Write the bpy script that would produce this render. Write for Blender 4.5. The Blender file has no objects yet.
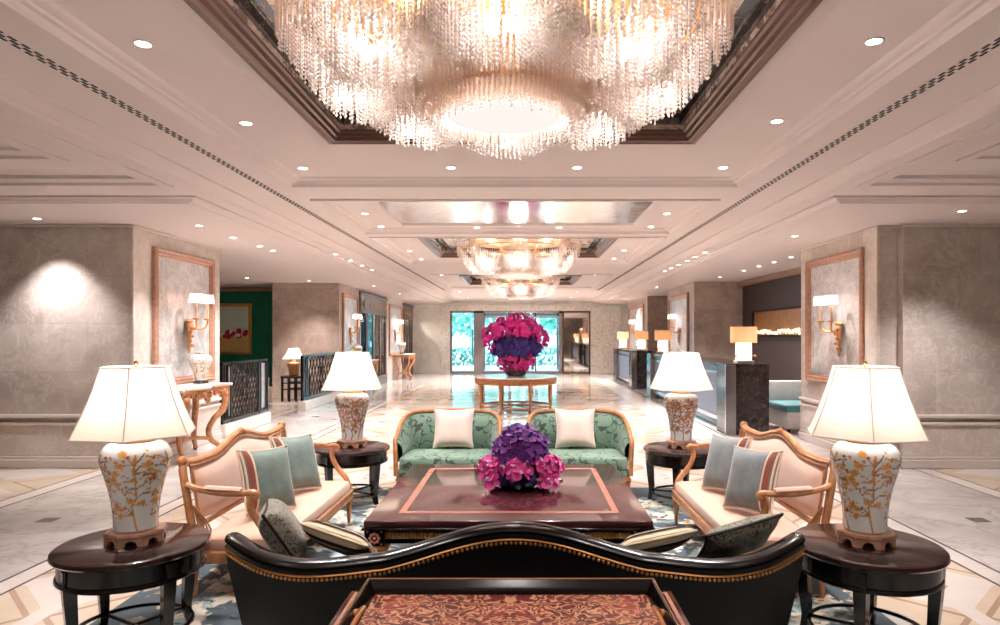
import bpy, bmesh, math, random
import numpy as np
from mathutils import Vector, Matrix
random.seed(7); rng = np.random.default_rng(7)
PI = math.pi
sc = bpy.context.scene
C = sc.collection.objects
R_ = math.radians
XC = -0.10            # axis of the lobby
EYE, F, VX, VY = 1.70, 660.0, 524.0, 336.0

def at_z(px, py, z):  # world point at height z seen at that pixel of the survey
    Y = (z - EYE) * F / (VY - py)
    return ((px - VX) * Y / F, Y, z)

# ------------------------------------------------------------------ mesh helpers
class MB:
    def __init__(s): s.v = []; s.f = []; s.m = []
    def add(s, vs, fs, mi=0):
        b = len(s.v); s.v += [tuple(p) for p in vs]
        s.f += [tuple(i + b for i in f) for f in fs]; s.m += [mi] * len(fs); return s
    def box(s, x0, x1, y0, y1, z0, z1, bev=0.0, seg=1, mi=0):
        if x0 > x1: x0, x1 = x1, x0
        if y0 > y1: y0, y1 = y1, y0
        if bev <= 0:
            vs = [(x, y, z) for z in (z0, z1) for y in (y0, y1) for x in (x0, x1)]
            return s.add(vs, [(0,2,3,1),(4,5,7,6),(0,1,5,4),(2,6,7,3),(0,4,6,2),(1,3,7,5)], mi)
        bm = bmesh.new(); bmesh.ops.create_cube(bm, size=1)
        for v in bm.verts:
            v.co = Vector(((x0+x1)/2+v.co.x*(x1-x0), (y0+y1)/2+v.co.y*(y1-y0), (z0+z1)/2+v.co.z*(z1-z0)))
        bmesh.ops.bevel(bm, geom=bm.edges[:], offset=bev, segments=seg, affect='EDGES', profile=.5)
        bm.verts.index_update()
        s.add([v.co[:] for v in bm.verts], [[v.index for v in f.verts] for f in bm.faces], mi); bm.free(); return s
    def loft(s, rings, closed=True, cap=True, loop=False, mi=0):
        n = len(rings[0]); vs = [p for r in rings for p in r]; fs = []
        K = len(rings)
        for k in range(K if loop else K-1):
            k2 = (k+1) % K
            for i in range(n if closed else n-1):
                j = (i+1) % n
                fs.append((k*n+i, k*n+j, k2*n+j, k2*n+i))
        if cap and not loop and closed:
            fs.append(tuple(reversed(range(n)))); fs.append(tuple((K-1)*n+i for i in range(n)))
        return s.add(vs, fs, mi)
    def lathe(s, prof, n=24, at=(0,0,0), a0=0.0, mi=0, cap=True, sx=1.0, sy=1.0):
        rings = [[(at[0]+sx*r*math.cos(a0+2*PI*i/n), at[1]+sy*r*math.sin(a0+2*PI*i/n), at[2]+z) for i in range(n)] for r, z in prof]
        return s.loft(rings, True, cap, False, mi)
    def tube(s, pts, r, n=8, closed=False, mi=0, sx=1.0, sy=1.0, cap=True):
        P = [Vector(p) for p in pts]; K = len(P)
        R = r if isinstance(r, (list, tuple)) else [r]*K
        T = []
        for i in range(K):
            a = P[(i-1) % K] if (closed or i > 0) else P[i]
            b = P[(i+1) % K] if (closed or i < K-1) else P[i]
            t = (b-a); T.append(t.normalized() if t.length > 1e-9 else Vector((0,0,1)))
        up = Vector((0,0,1)) if abs(T[0].z) < .9 else Vector((1,0,0))
        N = (up - T[0]*up.dot(T[0])).normalized(); rings = []
        for i in range(K):
            N = (N - T[i]*N.dot(T[i])); N = N.normalized() if N.length > 1e-6 else T[i].orthogonal().normalized()
            B = T[i].cross(N)
            rings.append([P[i] + N*(sy*R[i]*math.sin(2*PI*k/n)) + B*(sx*R[i]*math.cos(2*PI*k/n)) for k in range(n)])
        return s.loft(rings, True, cap, closed, mi)
    def ball(s, c, r, n=8, m=6, mi=0, sc=(1,1,1)):
        prof = [(math.sin(PI*k/m), -math.cos(PI*k/m)) for k in range(1, m)]
        rings = [[(c[0]+sc[0]*r*a*math.cos(2*PI*i/n), c[1]+sc[1]*r*a*math.sin(2*PI*i/n), c[2]+sc[2]*r*z) for i in range(n)] for a, z in prof]
        vs = [p for q in rings for p in q]; b = len(vs)
        vs += [(c[0],c[1],c[2]-sc[2]*r), (c[0],c[1],c[2]+sc[2]*r)]
        fs = [(k*n+i, k*n+(i+1)%n, (k+1)*n+(i+1)%n, (k+1)*n+i) for k in range(m-2) for i in range(n)]
        fs += [((i+1)%n, i, b) for i in range(n)] + [((m-2)*n+i, (m-2)*n+(i+1)%n, b+1) for i in range(n)]
        return s.add(vs, fs, mi)
    def prism(s, outline, axis, a, b, mi=0):   # outline in the two other axes, extruded along axis from a to b
        def pt(p, w):
            return {'x': (w, p[0], p[1]), 'y': (p[0], w, p[1]), 'z': (p[0], p[1], w)}[axis]
        return s.loft([[pt(p, a) for p in outline], [pt(p, b) for p in outline]], True, True, False, mi)
    def cushion(s, x0, x1, y0, y1, z0, z1, r=.05, puff=.02, n=6, mi=0, edge=.03):
        def rr(ins, z):
            a0, a1, b0, b1 = x0+ins, x1-ins, y0+ins, y1-ins; q = max(r-ins*.6, .004); o = []
            for cx, cy, st in ((a1-q, b1-q, 0), (a0+q, b1-q, 1), (a0+q, b0+q, 2), (a1-q, b0+q, 3)):
                for k in range(n+1):
                    t = (st + k/n)*PI/2; o.append((cx+q*math.cos(t), cy+q*math.sin(t), z))
            return o
        w = min(x1-x0, y1-y0)
        rings = [rr(edge*.5, z0), rr(0, z0+edge*.6), rr(0, z1-edge), rr(edge*.3, z1-edge*.3), rr(edge, z1)]
        for k in range(1, 6):
            t = k/6; rings.append(rr(edge + t*(w/2-edge-.01), z1 + puff*math.sin(t*PI/2)))
        return s.loft(rings, True, True, False, mi)
    def sheet(s, fn, nu, nv, mi=0):
        vs = [fn(i/nu, j/nv) for j in range(nv+1) for i in range(nu+1)]
        return s.add(vs, [(j*(nu+1)+i, j*(nu+1)+i+1, (j+1)*(nu+1)+i+1, (j+1)*(nu+1)+i) for j in range(nv) for i in range(nu)], mi)
    def xf(s, M, start=0):
        for i in range(start, len(s.v)): s.v[i] = tuple(M @ Vector(s.v[i]))
        return s
    def mesh(s, name, mats, smooth=True, angle=40):
        me = bpy.data.meshes.new(name); me.from_pydata(s.v, [], s.f); me.update()
        bm = bmesh.new(); bm.from_mesh(me); bmesh.ops.recalc_face_normals(bm, faces=bm.faces); bm.to_mesh(me); bm.free()
        for m in (mats if isinstance(mats, (list, tuple)) else [mats]): me.materials.append(m)
        if any(s.m) and len(s.m) == len(me.polygons): me.polygons.foreach_set('material_index', s.m)
        if smooth:
            me.polygons.foreach_set('use_smooth', [True]*len(me.polygons))
            me.set_sharp_from_angle(angle=math.radians(angle))
        return me
    def obj(s, name, mats, parent=None, loc=None, smooth=True, angle=40):
        return link(name, s.mesh(name, mats, smooth, angle), parent, loc)

def link(name, me, parent=None, loc=None):
    o = bpy.data.objects.new(name, me); C.link(o)
    if parent is not None: o.parent = parent
    if loc is not None: o.location = loc
    return o
def tag(o, label, cat, group=None, kind=None):
    o['label'] = label; o['category'] = cat
    if group: o['group'] = group
    if kind: o['kind'] = kind
    return o
def thing(name, label, cat, loc=(0,0,0), rz=0.0, group=None):
    o = bpy.data.objects.new(name, None); C.link(o); o.empty_display_size = .1
    o.location = loc; o.rotation_euler = (0, 0, rz)
    return tag(o, label, cat, group)
def struct(name, mb, mats, smooth=False):
    o = mb.obj(name, mats, None, None, smooth); o['kind'] = 'structure'; return o
def dup(root, loc, rz=None, label=None, group=None, rot=None, scale=None):
    def cp(o, par):
        c = o.copy(); C.link(c)
        if par is not None: c.parent = par
        for ch in list(kids.get(o.name, ())): cp(ch, c)
        return c
    kids = {}
    for o in bpy.data.objects:
        if o.parent: kids.setdefault(o.parent.name, []).append(o)
    r = cp(root, None); r.location = loc
    if rz is not None: r.rotation_euler = (0, 0, rz)
    if rot is not None: r.rotation_euler = rot
    if label: r['label'] = label
    if group: r['group'] = group
    if scale: r.scale = scale
    return r
def lamp(name, kind, loc, energy, color=(1,.86,.72), parent=None, **kw):
    d = bpy.data.lights.new(name, kind); d.energy = energy; d.color = color
    for k, v in kw.items(): setattr(d, k, v)
    o = bpy.data.objects.new(name, d); C.link(o); o.location = loc
    if parent is not None: o.parent = parent
    return o
def spline(pts, k=6, closed=False):
    P = [Vector(p) for p in pts]; n = len(P); out = []
    for i in range(n if closed else n-1):
        g = lambda j: P[j % n] if closed else P[min(max(j, 0), n-1)]
        a, b, c, d = g(i-1), g(i), g(i+1), g(i+2)
        for q in range(k):
            t = q/k
            out.append(.5*((2*b)+(c-a)*t+(2*a-5*b+4*c-d)*t*t+(3*b-a-3*c+d)*t**3))
    if not closed: out.append(P[-1])
    return out

# ------------------------------------------------------------------ materials
def lin(r, g, b):
    f = lambda c: (c/255/12.92) if c/255 <= .04045 else ((c/255+.055)/1.055)**2.4
    return (f(r), f(g), f(b), 1)
class NT:
    def __init__(s, name):
        s.m = bpy.data.materials.new(name); s.m.use_nodes = True; s.t = s.m.node_tree
        s.b = s.t.nodes['Principled BSDF']; s.o = s.t.nodes['Material Output']
    def n(s, typ, ins=None, **pr):
        q = s.t.nodes.new(typ)
        for k, v in pr.items(): setattr(q, k, v)
        for k, v in (ins or {}).items(): s.set(q.inputs[k], v)
        return q
    def set(s, sock, v):
        if isinstance(v, bpy.types.NodeSocket): s.t.links.new(v, sock)
        else: sock.default_value = v
    def ma(s, op, a, b=None, c=None):
        q = s.n('ShaderNodeMath', operation=op); s.set(q.inputs[0], a)
        if b is not None: s.set(q.inputs[1], b)
        if c is not None: s.set(q.inputs[2], c)
        return q.outputs[0]
    def mix(s, f, a, b, blend='MIX'):
        q = s.n('ShaderNodeMix', data_type='RGBA', blend_type=blend)
        s.set(q.inputs[0], f); s.set(q.inputs[6], a); s.set(q.inputs[7], b); return q.outputs[2]
    def ramp(s, f, stops, interp='LINEAR'):
        q = s.n('ShaderNodeValToRGB'); s.set(q.inputs[0], f); e = q.color_ramp; e.interpolation = interp
        while len(e.elements) < len(stops): e.elements.new(.5)
        for el, (p, c) in zip(e.elements, stops): el.position = p; el.color = c
        return q.outputs[0]
    def co(s, scale=(1,1,1), rot=(0,0,0), loc=(0,0,0)):
        tc = s.n('ShaderNodeTexCoord')
        return s.n('ShaderNodeMapping', {'Vector': tc.outputs['Object'], 'Scale': scale, 'Rotation': rot, 'Location': loc}).outputs[0]
    def noise(s, v, scale, detail=4, rough=.55, dist=0.0, out=0):
        return s.n('ShaderNodeTexNoise', {'Vector': v, 'Scale': scale, 'Detail': detail, 'Roughness': rough, 'Distortion': dist}).outputs[out]
    def step(s, x, lo, hi):
        q = s.n('ShaderNodeMapRange', {0: x, 1: lo, 2: hi}); return q.outputs[0]
    def warp(s, v, scale, amt):
        nz = s.noise(v, scale, 2, .5, 0, 1)
        d = s.n('ShaderNodeVectorMath', {0: nz, 1: (.5,.5,.5)}, operation='SUBTRACT').outputs[0]
        d = s.n('ShaderNodeVectorMath', {0: d, 'Scale': amt}, operation='SCALE').outputs[0]
        return s.n('ShaderNodeVectorMath', {0: v, 1: d}, operation='ADD').outputs[0]
    def fin(s, col=None, rough=.5, metal=0, bump=None, bs=.1, bd=.01, **kw):
        if col is not None: s.set(s.b.inputs['Base Color'], col)
        s.set(s.b.inputs['Roughness'], rough); s.set(s.b.inputs['Metallic'], metal)
        for k, v in kw.items(): s.set(s.b.inputs[k.replace('_', ' ')], v)
        if bump is not None:
            q = s.n('ShaderNodeBump', {'Height': bump, 'Strength': bs, 'Distance': bd}); s.t.links.new(q.outputs[0], s.b.inputs['Normal'])
        return s.m
def plain(name, c, rough=.5, metal=0, vary=.12, scale=8, **kw):
    t = NT(name); v = t.co(); nz = t.noise(v, scale, 3)
    a = tuple(x*(1-vary) for x in c[:3])+(1,); b = tuple(min(1, x*(1+vary)) for x in c[:3])+(1,)
    return t.fin(t.mix(nz, a, b), rough, metal, **kw)
def emit(name, c, strength):
    t = NT(name); e = t.n('ShaderNodeEmission', {'Color': c, 'Strength': strength}); t.t.links.new(e.outputs[0], t.o.inputs[0]); return t.m

def m_marble_wall(name, base, light, tile=(1.15, .62), gloss=.35):
    t = NT(name); tc = t.n('ShaderNodeTexCoord'); v = tc.outputs['Object']
    sp = t.n('ShaderNodeSeparateXYZ', {0: v}); h = t.ma('ADD', sp.outputs[0], sp.outputs[1])
    uv = t.n('ShaderNodeCombineXYZ', {0: h, 1: sp.outputs[2], 2: 0.0}).outputs[0]
    br = t.n('ShaderNodeTexBrick', {'Vector': uv, 'Color1': (.25,.25,.25,1), 'Color2': (.75,.75,.75,1), 'Mortar': (.5,.5,.5,1), 'Scale': 1.0,
             'Mortar Size': .003, 'Brick Width': tile[0], 'Row Height': tile[1]}, offset=.5)
    w = t.warp(v, 1.3, .7); cl = t.noise(w, 1.6, 8, .62)
    ve = t.noise(t.warp(v, 2.2, .9), 3.5, 6, .6)
    vein = t.step(t.ma('ABSOLUTE', t.ma('SUBTRACT', ve, .5)), .035, 0.0)
    val = t.ma('ADD', t.ma('MULTIPLY', cl, 1.0), t.ma('MULTIPLY', t.ma('SUBTRACT', br.outputs[0], .5), .30))
    c = t.mix(t.step(val, .30, .72), base, light)
    c = t.mix(t.ma('MULTIPLY', vein, .35), c, tuple(min(1, x*1.25) for x in light[:3])+(1,))
    c = t.mix(t.ma('MULTIPLY', br.outputs['Fac'], .3), c, tuple(x*.6 for x in base[:3])+(1,))
    return t.fin(c, gloss)
M = {}
M['wall'] = m_marble_wall('wall_marble', lin(170,157,150), lin(212,201,193))
M['wall_plain'] = m_marble_wall('wall_marble_pale', lin(192,180,171), lin(222,212,203), (2.4, 1.6), .3)
M['wall_far'] = m_marble_wall('far_wall_marble', lin(208,207,198), lin(232,230,222), (1.6, .9), .25)
M['wall_taupe'] = m_marble_wall('taupe_marble', lin(148,128,118), lin(186,168,156), (1.0, .6), .35)
M['trim'] = plain('pale_trim_stone', lin(214,203,196), .35, 0, .06)
M['ceiling'] = plain('ceiling_paint', lin(218,206,204), .65, 0, .02, 2)
M['ceiling_side'] = plain('ceiling_moulding_paint', lin(224,205,197), .6, 0, .02, 2)
M['dark_wall'] = plain('dark_brown_panel', lin(62,50,50), .5, 0, .1)
M['green_wall'] = plain('green_lacquer_wall', lin(8,106,78), .35, 0, .35, 5)
M['cornice'] = plain('brown_cornice', lin(150,118,98), .5)
def m_vein(name, a, b, vein, gloss, sc_=1.2, amt=.5, metal=0):
    t = NT(name); v = t.co(); w = t.warp(v, sc_, .8); n1 = t.noise(w, sc_*1.5, 8, .62)
    n2 = t.noise(t.warp(v, sc_*1.7, .9), sc_*2.2, 5, .55)
    ve = t.step(t.ma('ABSOLUTE', t.ma('SUBTRACT', n2, .5)), .025, 0.0)
    return t.fin(t.mix(t.ma('MULTIPLY', ve, amt), t.mix(t.step(n1, .3, .7), a, b), vein), gloss, metal)
M['frame_marble'] = m_vein('mottled_marble', lin(204,200,190), lin(236,234,228), lin(84,68,60), .2, 3.4, .75)
M['black_marble'] = m_vein('black_marble', lin(24,19,20), lin(44,36,36), lin(120,106,100), .12, 2.5, .35)
M['white_marble'] = m_vein('white_marble', lin(222,210,200), lin(240,232,224), lin(170,150,138), .15, 3, .3)
def m_floor():
    t = NT('floor_marble'); tc = t.n('ShaderNodeTexCoord'); v = tc.outputs['Object']; sp = t.n('ShaderNodeSeparateXYZ', {0: v})
    X = t.ma('SUBTRACT', sp.outputs[0], XC); Y = sp.outputs[1]; ax = t.ma('ABSOLUTE', X)
    gt = lambda a, b: t.ma('GREATER_THAN', a, b)
    lt = lambda a, b: t.ma('LESS_THAN', a, b)
    band = lambda q, lo, hi: t.ma('MULTIPLY', gt(q, lo), lt(q, hi))
    cl = t.noise(t.warp(v, .7, 1.1), .9, 8, .6); ve = t.noise(t.warp(v, 1.3, .8), 1.7, 5, .55)
    vein = t.step(t.ma('ABSOLUTE', t.ma('SUBTRACT', ve, .5)), .03, 0.0)
    grey = t.mix(t.step(cl, .3, .7), lin(168,160,156), lin(214,208,203))
    grey = t.mix(t.ma('MULTIPLY', vein, .35), grey, lin(132,124,120))
    white = t.mix(t.step(cl, .3, .7), lin(200,190,182), lin(224,215,208))
    beige = t.mix(t.step(cl, .3, .7), lin(192,172,150), lin(216,198,176))
    brown = t.mix(t.step(cl, .3, .7), lin(158,130,112), lin(186,158,138))
    def cell(q, size, off=0.0):
        return t.ma('SUBTRACT', t.ma('FRACT', t.ma('DIVIDE', t.ma('ADD', q, 100*size+off), size)), .5)
    u = cell(X, 1.14, .57); w = cell(Y, 1.14)
    au, aw = t.ma('ABSOLUTE', u), t.ma('ABSOLUTE', w)
    s_ = t.ma('ADD', au, aw); mx = t.ma('MAXIMUM', au, aw)
    pat = t.mix(band(s_, .43, .475), beige, brown)
    pat = t.mix(gt(s_, .56), pat, white); pat = t.mix(band(s_, .82, .85), pat, brown)
    pat = t.mix(gt(mx, .445), pat, white)
    pat = t.mix(lt(s_, .16), pat, grey)
    col = t.mix(gt(ax, 3.34), pat, white)
    col = t.mix(gt(ax, 3.52), col, grey); col = t.mix(gt(ax, 5.08), col, white)
    u2 = cell(X, 1.5); w2 = cell(Y, 1.05, .2); s2 = t.ma('ADD', t.ma('ABSOLUTE', u2), t.ma('ABSOLUTE', w2))
    p2 = t.mix(band(s2, .37, .405), beige, brown); p2 = t.mix(gt(s2, .62), p2, white)
    col = t.mix(gt(ax, 5.30), col, p2)
    dark = t.ma('MAXIMUM', t.ma('MAXIMUM', band(ax, 3.325, 3.35), band(ax, 3.505, 3.53)), t.ma('MAXIMUM', band(ax, 5.07, 5.095), band(ax, 5.285, 5.31)))
    col = t.mix(dark, col, lin(84,70,66))
    inl = t.ma('MULTIPLY', band(ax, 4.22, 4.38), lt(t.ma('ABSOLUTE', cell(Y, 2.6, .4)), .03)); col = t.mix(inl, col, lin(92,84,84))
    return t.fin(col, t.ma('MULTIPLY_ADD', cl, .06, .05), 0, IOR=1.6)
M['floor'] = m_floor()
def m_wood(name, a, b, rough=.2, sc_=(1,12,12), coat=.5):
    t = NT(name); v = t.co(sc_); n = t.noise(t.warp(v, .8, .5), 2.5, 6, .6)
    return t.fin(t.mix(t.step(n, .3, .7), a, b), rough, 0, Coat_Weight=coat, Coat_Roughness=.08)
M['dark_wood'] = m_wood('dark_mahogany', lin(34,18,18), lin(54,30,30), .2)
M['mahogany'] = m_wood('red_mahogany', lin(58,27,31), lin(86,43,45), .16, (1,14,14))
M['inlay'] = m_wood('satinwood_inlay', lin(168,104,88), lin(194,126,106), .2)
M['gilt_wood'] = m_wood('gilt_carved_wood', lin(156,100,62), lin(200,142,96), .38, (6,6,6), .2)
M['ebony'] = plain('black_lacquer', lin(16,11,12), .18, 0, .2)
M['gold'] = plain('antique_gold', lin(214,160,98), .3, .85, .25, 20)
M['brass'] = plain('aged_brass', lin(206,150,96), .28, 1, .2, 12)
M['bronze'] = plain('dark_bronze_frame', lin(92,66,56), .3, .35, .2, 12)
M['rose_wood'] = m_wood('rosewood_frame', lin(150,108,88), lin(190,146,122), .3, (8,8,8), .3)
M['black'] = plain('black_gap', lin(8,7,7), .6)
M['steel'] = plain('brushed_steel', lin(170,168,172), .22, 1, .08, 30)
M['leather'] = plain('black_leather', lin(8,6,7), .5, 0, .2, 30, Specular_IOR_Level=.25)
def m_velvet(name, a, b, sc_=9, rough=.75, sheen=.4):
    t = NT(name); v = t.co(); n = t.noise(t.warp(v, sc_, .08), sc_, 6, .65); f = t.noise(v, 160, 2)
    return t.fin(t.mix(t.step(n, .3, .7), a, b), rough, 0, f, .25, .002, Sheen_Weight=sheen)
M['peach'] = m_velvet('peach_upholstery', lin(200,160,138), lin(212,174,152), 4)
M['teal'] = m_velvet('teal_velvet', lin(86,106,100), lin(120,136,128), 7)
M['slate'] = m_velvet('slate_velvet', lin(94,101,104), lin(126,131,130), 7)
M['cream'] = m_velvet('cream_linen', lin(214,194,182), lin(226,208,196), 6)
M['gold_silk'] = m_velvet('gold_silk', lin(178,142,96), lin(220,192,150), 14, .45)
M['ivory_silk'] = m_velvet('ivory_silk', lin(236,214,174), lin(246,230,198), 5, .45)
M['cord'] = plain('dark_cord', lin(40,26,24), .7)
M['rust'] = plain('rust_braid', lin(128,66,52), .7, 0, .4, 60)
M['pale_cord'] = plain('pale_cord', lin(222,196,170), .6)
def m_lines(name, base, base2, line, sc_, width=.05, warp=.25, rough=.6):
    t = NT(name); v = t.co(); w = t.warp(v, sc_*.8, warp)
    n = t.noise(w, sc_, 2, .5); a = t.ma('ABSOLUTE', t.ma('SUBTRACT', t.ma('FRACT', t.ma('MULTIPLY', n, 5)), .5))
    k = t.step(a, width+.05, width); bg = t.noise(v, 5, 3)
    return t.fin(t.mix(k, t.mix(bg, base, base2), line), rough, 0, Sheen_Weight=.3)
M['green_damask'] = m_lines('green_branch_damask', lin(92,124,104), lin(128,154,134), lin(52,66,58), 5, .06, .2)
M['grey_damask'] = m_lines('grey_green_damask', lin(112,112,98), lin(160,156,138), lin(70,66,58), 22, .12, .06)
def m_rug():
    t = NT('rug_pile'); v = t.co(); w = t.warp(v, 1.4, .5); n1 = t.noise(w, 2.6, 5, .6)
    vo = t.n('ShaderNodeTexVoronoi', {'Vector': t.warp(v, 5, .16), 'Scale': 4.2}); d = vo.outputs['Distance']
    lf = t.noise(t.warp(v, 6, .2), 11, 3, .5)
    c = t.mix(t.step(n1, .46, .54), lin(74,86,94), lin(150,166,160))
    c = t.mix(t.ma('MULTIPLY', t.step(t.noise(w, 4.4, 3), .52, .56), 1.0), c, lin(214,204,188))
    c = t.mix(t.step(lf, .60, .64), c, lin(56,58,66))
    c = t.mix(t.ma('MULTIPLY', t.step(d, .20, .16), t.step(lf, .38, .5)), c, lin(196,164,128))
    c = t.mix(t.ma('MULTIPLY', t.step(d, .09, .06), 1.0), c, lin(122,84,70))
    f = t.noise(v, 220, 2)
    return t.fin(c, .95, 0, f, .4, .003)
M['rug'] = m_rug()
def m_rug_border():
    t = NT('rug_border_pile'); v = t.co(); n = t.noise(t.warp(v, 3, .25), 6.0, 3, .5); b = t.noise(v, 1.1, 2)
    c = t.mix(t.ma('MULTIPLY', t.step(n, .56, .59), t.step(b, .42, .5)), lin(72,82,88), lin(206,184,156))
    return t.fin(c, .95, 0, t.noise(v, 220, 2), .4, .003)
M['rug_border'] = m_rug_border()
def m_paisley():
    t = NT('paisley_leather'); tc = t.n('ShaderNodeTexCoord'); sp = t.n('ShaderNodeSeparateXYZ', {0: tc.outputs['Object']})
    mv = t.n('ShaderNodeCombineXYZ', {0: t.ma('ABSOLUTE', sp.outputs[0]), 1: sp.outputs[1], 2: 0.0}).outputs[0]
    w = t.warp(mv, 8, .2); n = t.noise(w, 9, 2, .5)
    a = t.ma('ABSOLUTE', t.ma('SUBTRACT', t.ma('FRACT', t.ma('MULTIPLY', n, 9)), .5))
    fine = t.noise(t.warp(mv, 18, .06), 34, 2, .5)
    red = t.mix(t.step(t.noise(mv, 5, 2), .42, .58), lin(112,14,22), lin(160,66,58))
    c = t.mix(t.step(a, .24, .16), red, lin(206,158,120)); c = t.mix(t.step(fine, .60, .64), c, lin(44,16,18))
    c = t.mix(t.step(a, .44, .48), c, lin(54,16,20))
    return t.fin(c, .35, 0)
M['paisley'] = m_paisley()
def m_attr(name, rough=.15, coat=.6):
    t = NT(name); a = t.n('ShaderNodeVertexColor', layer_name='Col'); return t.fin(a.outputs[0], rough, 0, Coat_Weight=coat, Coat_Roughness=.05)
M['porcelain'] = m_attr('painted_porcelain')
def m_shade(name, c, tr=.55):
    t = NT(name); d = t.n('ShaderNodeBsdfDiffuse', {'Color': c}); r = t.n('ShaderNodeBsdfTranslucent', {'Color': c})
    q = t.n('ShaderNodeMixShader', {0: tr, 1: d.outputs[0], 2: r.outputs[0]}); t.t.links.new(q.outputs[0], t.o.inputs[0]); return t.m
M['shade'] = m_shade('cream_silk_shade', lin(250,240,228))
M['tan_shade'] = m_shade('tan_linen_shade', lin(214,170,132), .5)
M['pink_shade'] = m_shade('pale_pink_shade', lin(246,214,202), .5)
M['alabaster'] = m_shade('lit_alabaster', lin(250,232,214), .6)
M['bulb'] = emit('lit_bulb', (1,.85,.66,1), 12)
M['crystal_bulb'] = emit('lit_chandelier_bulb', (1,.86,.74,1), 9)
M['disc_lit'] = emit('lit_glass_dish', (1,.93,.87,1), .5)
M['downlight'] = emit('lit_downlight', (1,.95,.90,1), 12)
def m_crystal(name, c, tr, gl, rough=.05):
    t = NT(name); d = t.n('ShaderNodeBsdfDiffuse', {'Color': c}); r = t.n('ShaderNodeBsdfTranslucent', {'Color': c})
    g = t.n('ShaderNodeBsdfGlossy', {'Color': (1,.97,.95,1), 'Roughness': rough}); tp = t.n('ShaderNodeBsdfTransparent', {'Color': (1,.985,.97,1)})
    a = t.n('ShaderNodeMixShader', {0: .6, 1: d.outputs[0], 2: r.outputs[0]})
    b = t.n('ShaderNodeMixShader', {0: gl, 1: a.outputs[0], 2: g.outputs[0]})
    q = t.n('ShaderNodeMixShader', {0: tr, 1: b.outputs[0], 2: tp.outputs[0]}); t.t.links.new(q.outputs[0], t.o.inputs[0]); return t.m
M['crystal'] = m_crystal('cut_crystal', lin(252,244,240), .25, .3)
M['amber'] = m_crystal('amber_glass_rod', lin(253,230,212), .3, .2)
def m_glass(name, tint, refl=.08):
    t = NT(name); tp = t.n('ShaderNodeBsdfTransparent', {'Color': tint}); g = t.n('ShaderNodeBsdfGlossy', {'Roughness': .02})
    fr = t.n('ShaderNodeFresnel', {0: 1.45}); q = t.n('ShaderNodeMixShader', {0: t.ma('ADD', fr.outputs[0], refl*.3), 1: tp.outputs[0], 2: g.outputs[0]})
    t.t.links.new(q.outputs[0], t.o.inputs[0]); return t.m
M['glass'] = m_glass('door_glass', (.76,.91,.99,1))
M['clear_glass'] = m_glass('clear_glass', (.95,.97,.97,1))
def m_antique(name, a, b, dark, rough=.12, amt=.5, met=.92):
    t = NT(name); v = t.co(); n = t.noise(t.warp(v, 3, .5), 5, 8, .7); f = t.noise(v, 26, 4, .7)
    c = t.mix(t.step(n, .4, .62), a, b); c = t.mix(t.ma('MULTIPLY', t.step(f, .55, .68), amt), c, dark)
    return t.fin(c, t.ma('MULTIPLY_ADD', n, .25, rough), met)
M['antique'] = m_antique('antique_mirror', lin(176,174,174), lin(216,214,213), lin(120,106,98), .28, .5, .45)
M['coffer_mirror'] = m_antique('coffer_mirror', lin(140,120,108), lin(200,180,166), lin(50,38,34), .15, .85, .45)
M['ceiling_mirror'] = m_antique('ceiling_antique_mirror', lin(214,212,212), lin(238,238,238), lin(150,138,128), .02, .35)
M['mirror'] = plain('clear_mirror', lin(236,230,226), .03, 1, .02)
M['panel_blue'] = plain('polished_blue_steel', lin(112,116,132), .38, .6, .06)
M['pink'] = plain('pink_petal', lin(226,78,166), .6, 0, .25, 14)
M['magenta'] = plain('magenta_petal', lin(214,30,142), .6, 0, .25, 10)
M['purple'] = plain('purple_petal', lin(112,34,134), .6, 0, .3, 14)
M['violet'] = plain('violet_petal', lin(58,40,122), .65, 0, .3, 14)
M['pale_pink'] = plain('pale_orchid_throat', lin(250,190,222), .6)
M['leaf'] = plain('leaf_green', lin(38,66,36), .5, 0, .4, 20)
M['foliage'] = plain('tree_foliage', lin(92,160,140), .7, 0, .4, 3)
M['bark'] = plain('tree_bark', lin(110,92,78), .8)
M['plaza'] = plain('pale_plaza_stone', lin(214,222,222), .6)
M['facade'] = plain('pale_facade', lin(196,222,226), .6)
M['teal_seat'] = m_velvet('teal_seat', lin(44,104,110), lin(64,126,130), 7)
M['grey_fabric'] = m_velvet('grey_fabric', lin(176,166,162), lin(198,190,186), 5)
M['olive'] = m_velvet('olive_fabric', lin(150,142,118), lin(176,166,142), 5)

# ------------------------------------------------------------------ camera and world
cd = bpy.data.cameras.new('camera'); cam = bpy.data.objects.new('camera', cd); C.link(cam)
cam.location = (0, 0, EYE); cam.rotation_euler = (PI/2, 0, 0)
cd.sensor_width = 36; cd.lens = 36*F/1000; cd.shift_x = -(VX-500)/1000; cd.shift_y = (VY-312.5)/1000
cd.clip_start = .05; cd.clip_end = 300
sc.camera = cam
w = bpy.data.worlds.new('world'); sc.world = w; w.use_nodes = True
w.node_tree.nodes['Background'].inputs[0].default_value = (.82,.94,1,1); w.node_tree.nodes['Background'].inputs[1].default_value = 4
vs_ = sc.view_settings; vs_.view_transform = 'Standard'; vs_.look = 'None'; vs_.exposure = 1.0; vs_.gamma = 1; vs_.use_curve_mapping = False
sc.cycles.use_denoising = True; sc.cycles.max_bounces = 8; sc.cycles.diffuse_bounces = 4; sc.cycles.glossy_bounces = 4
sc.cycles.transparent_max_bounces = 16; sc.cycles.caustics_reflective = False; sc.cycles.caustics_refractive = False
sc.cycles.sample_clamp_indirect = 6

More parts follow.
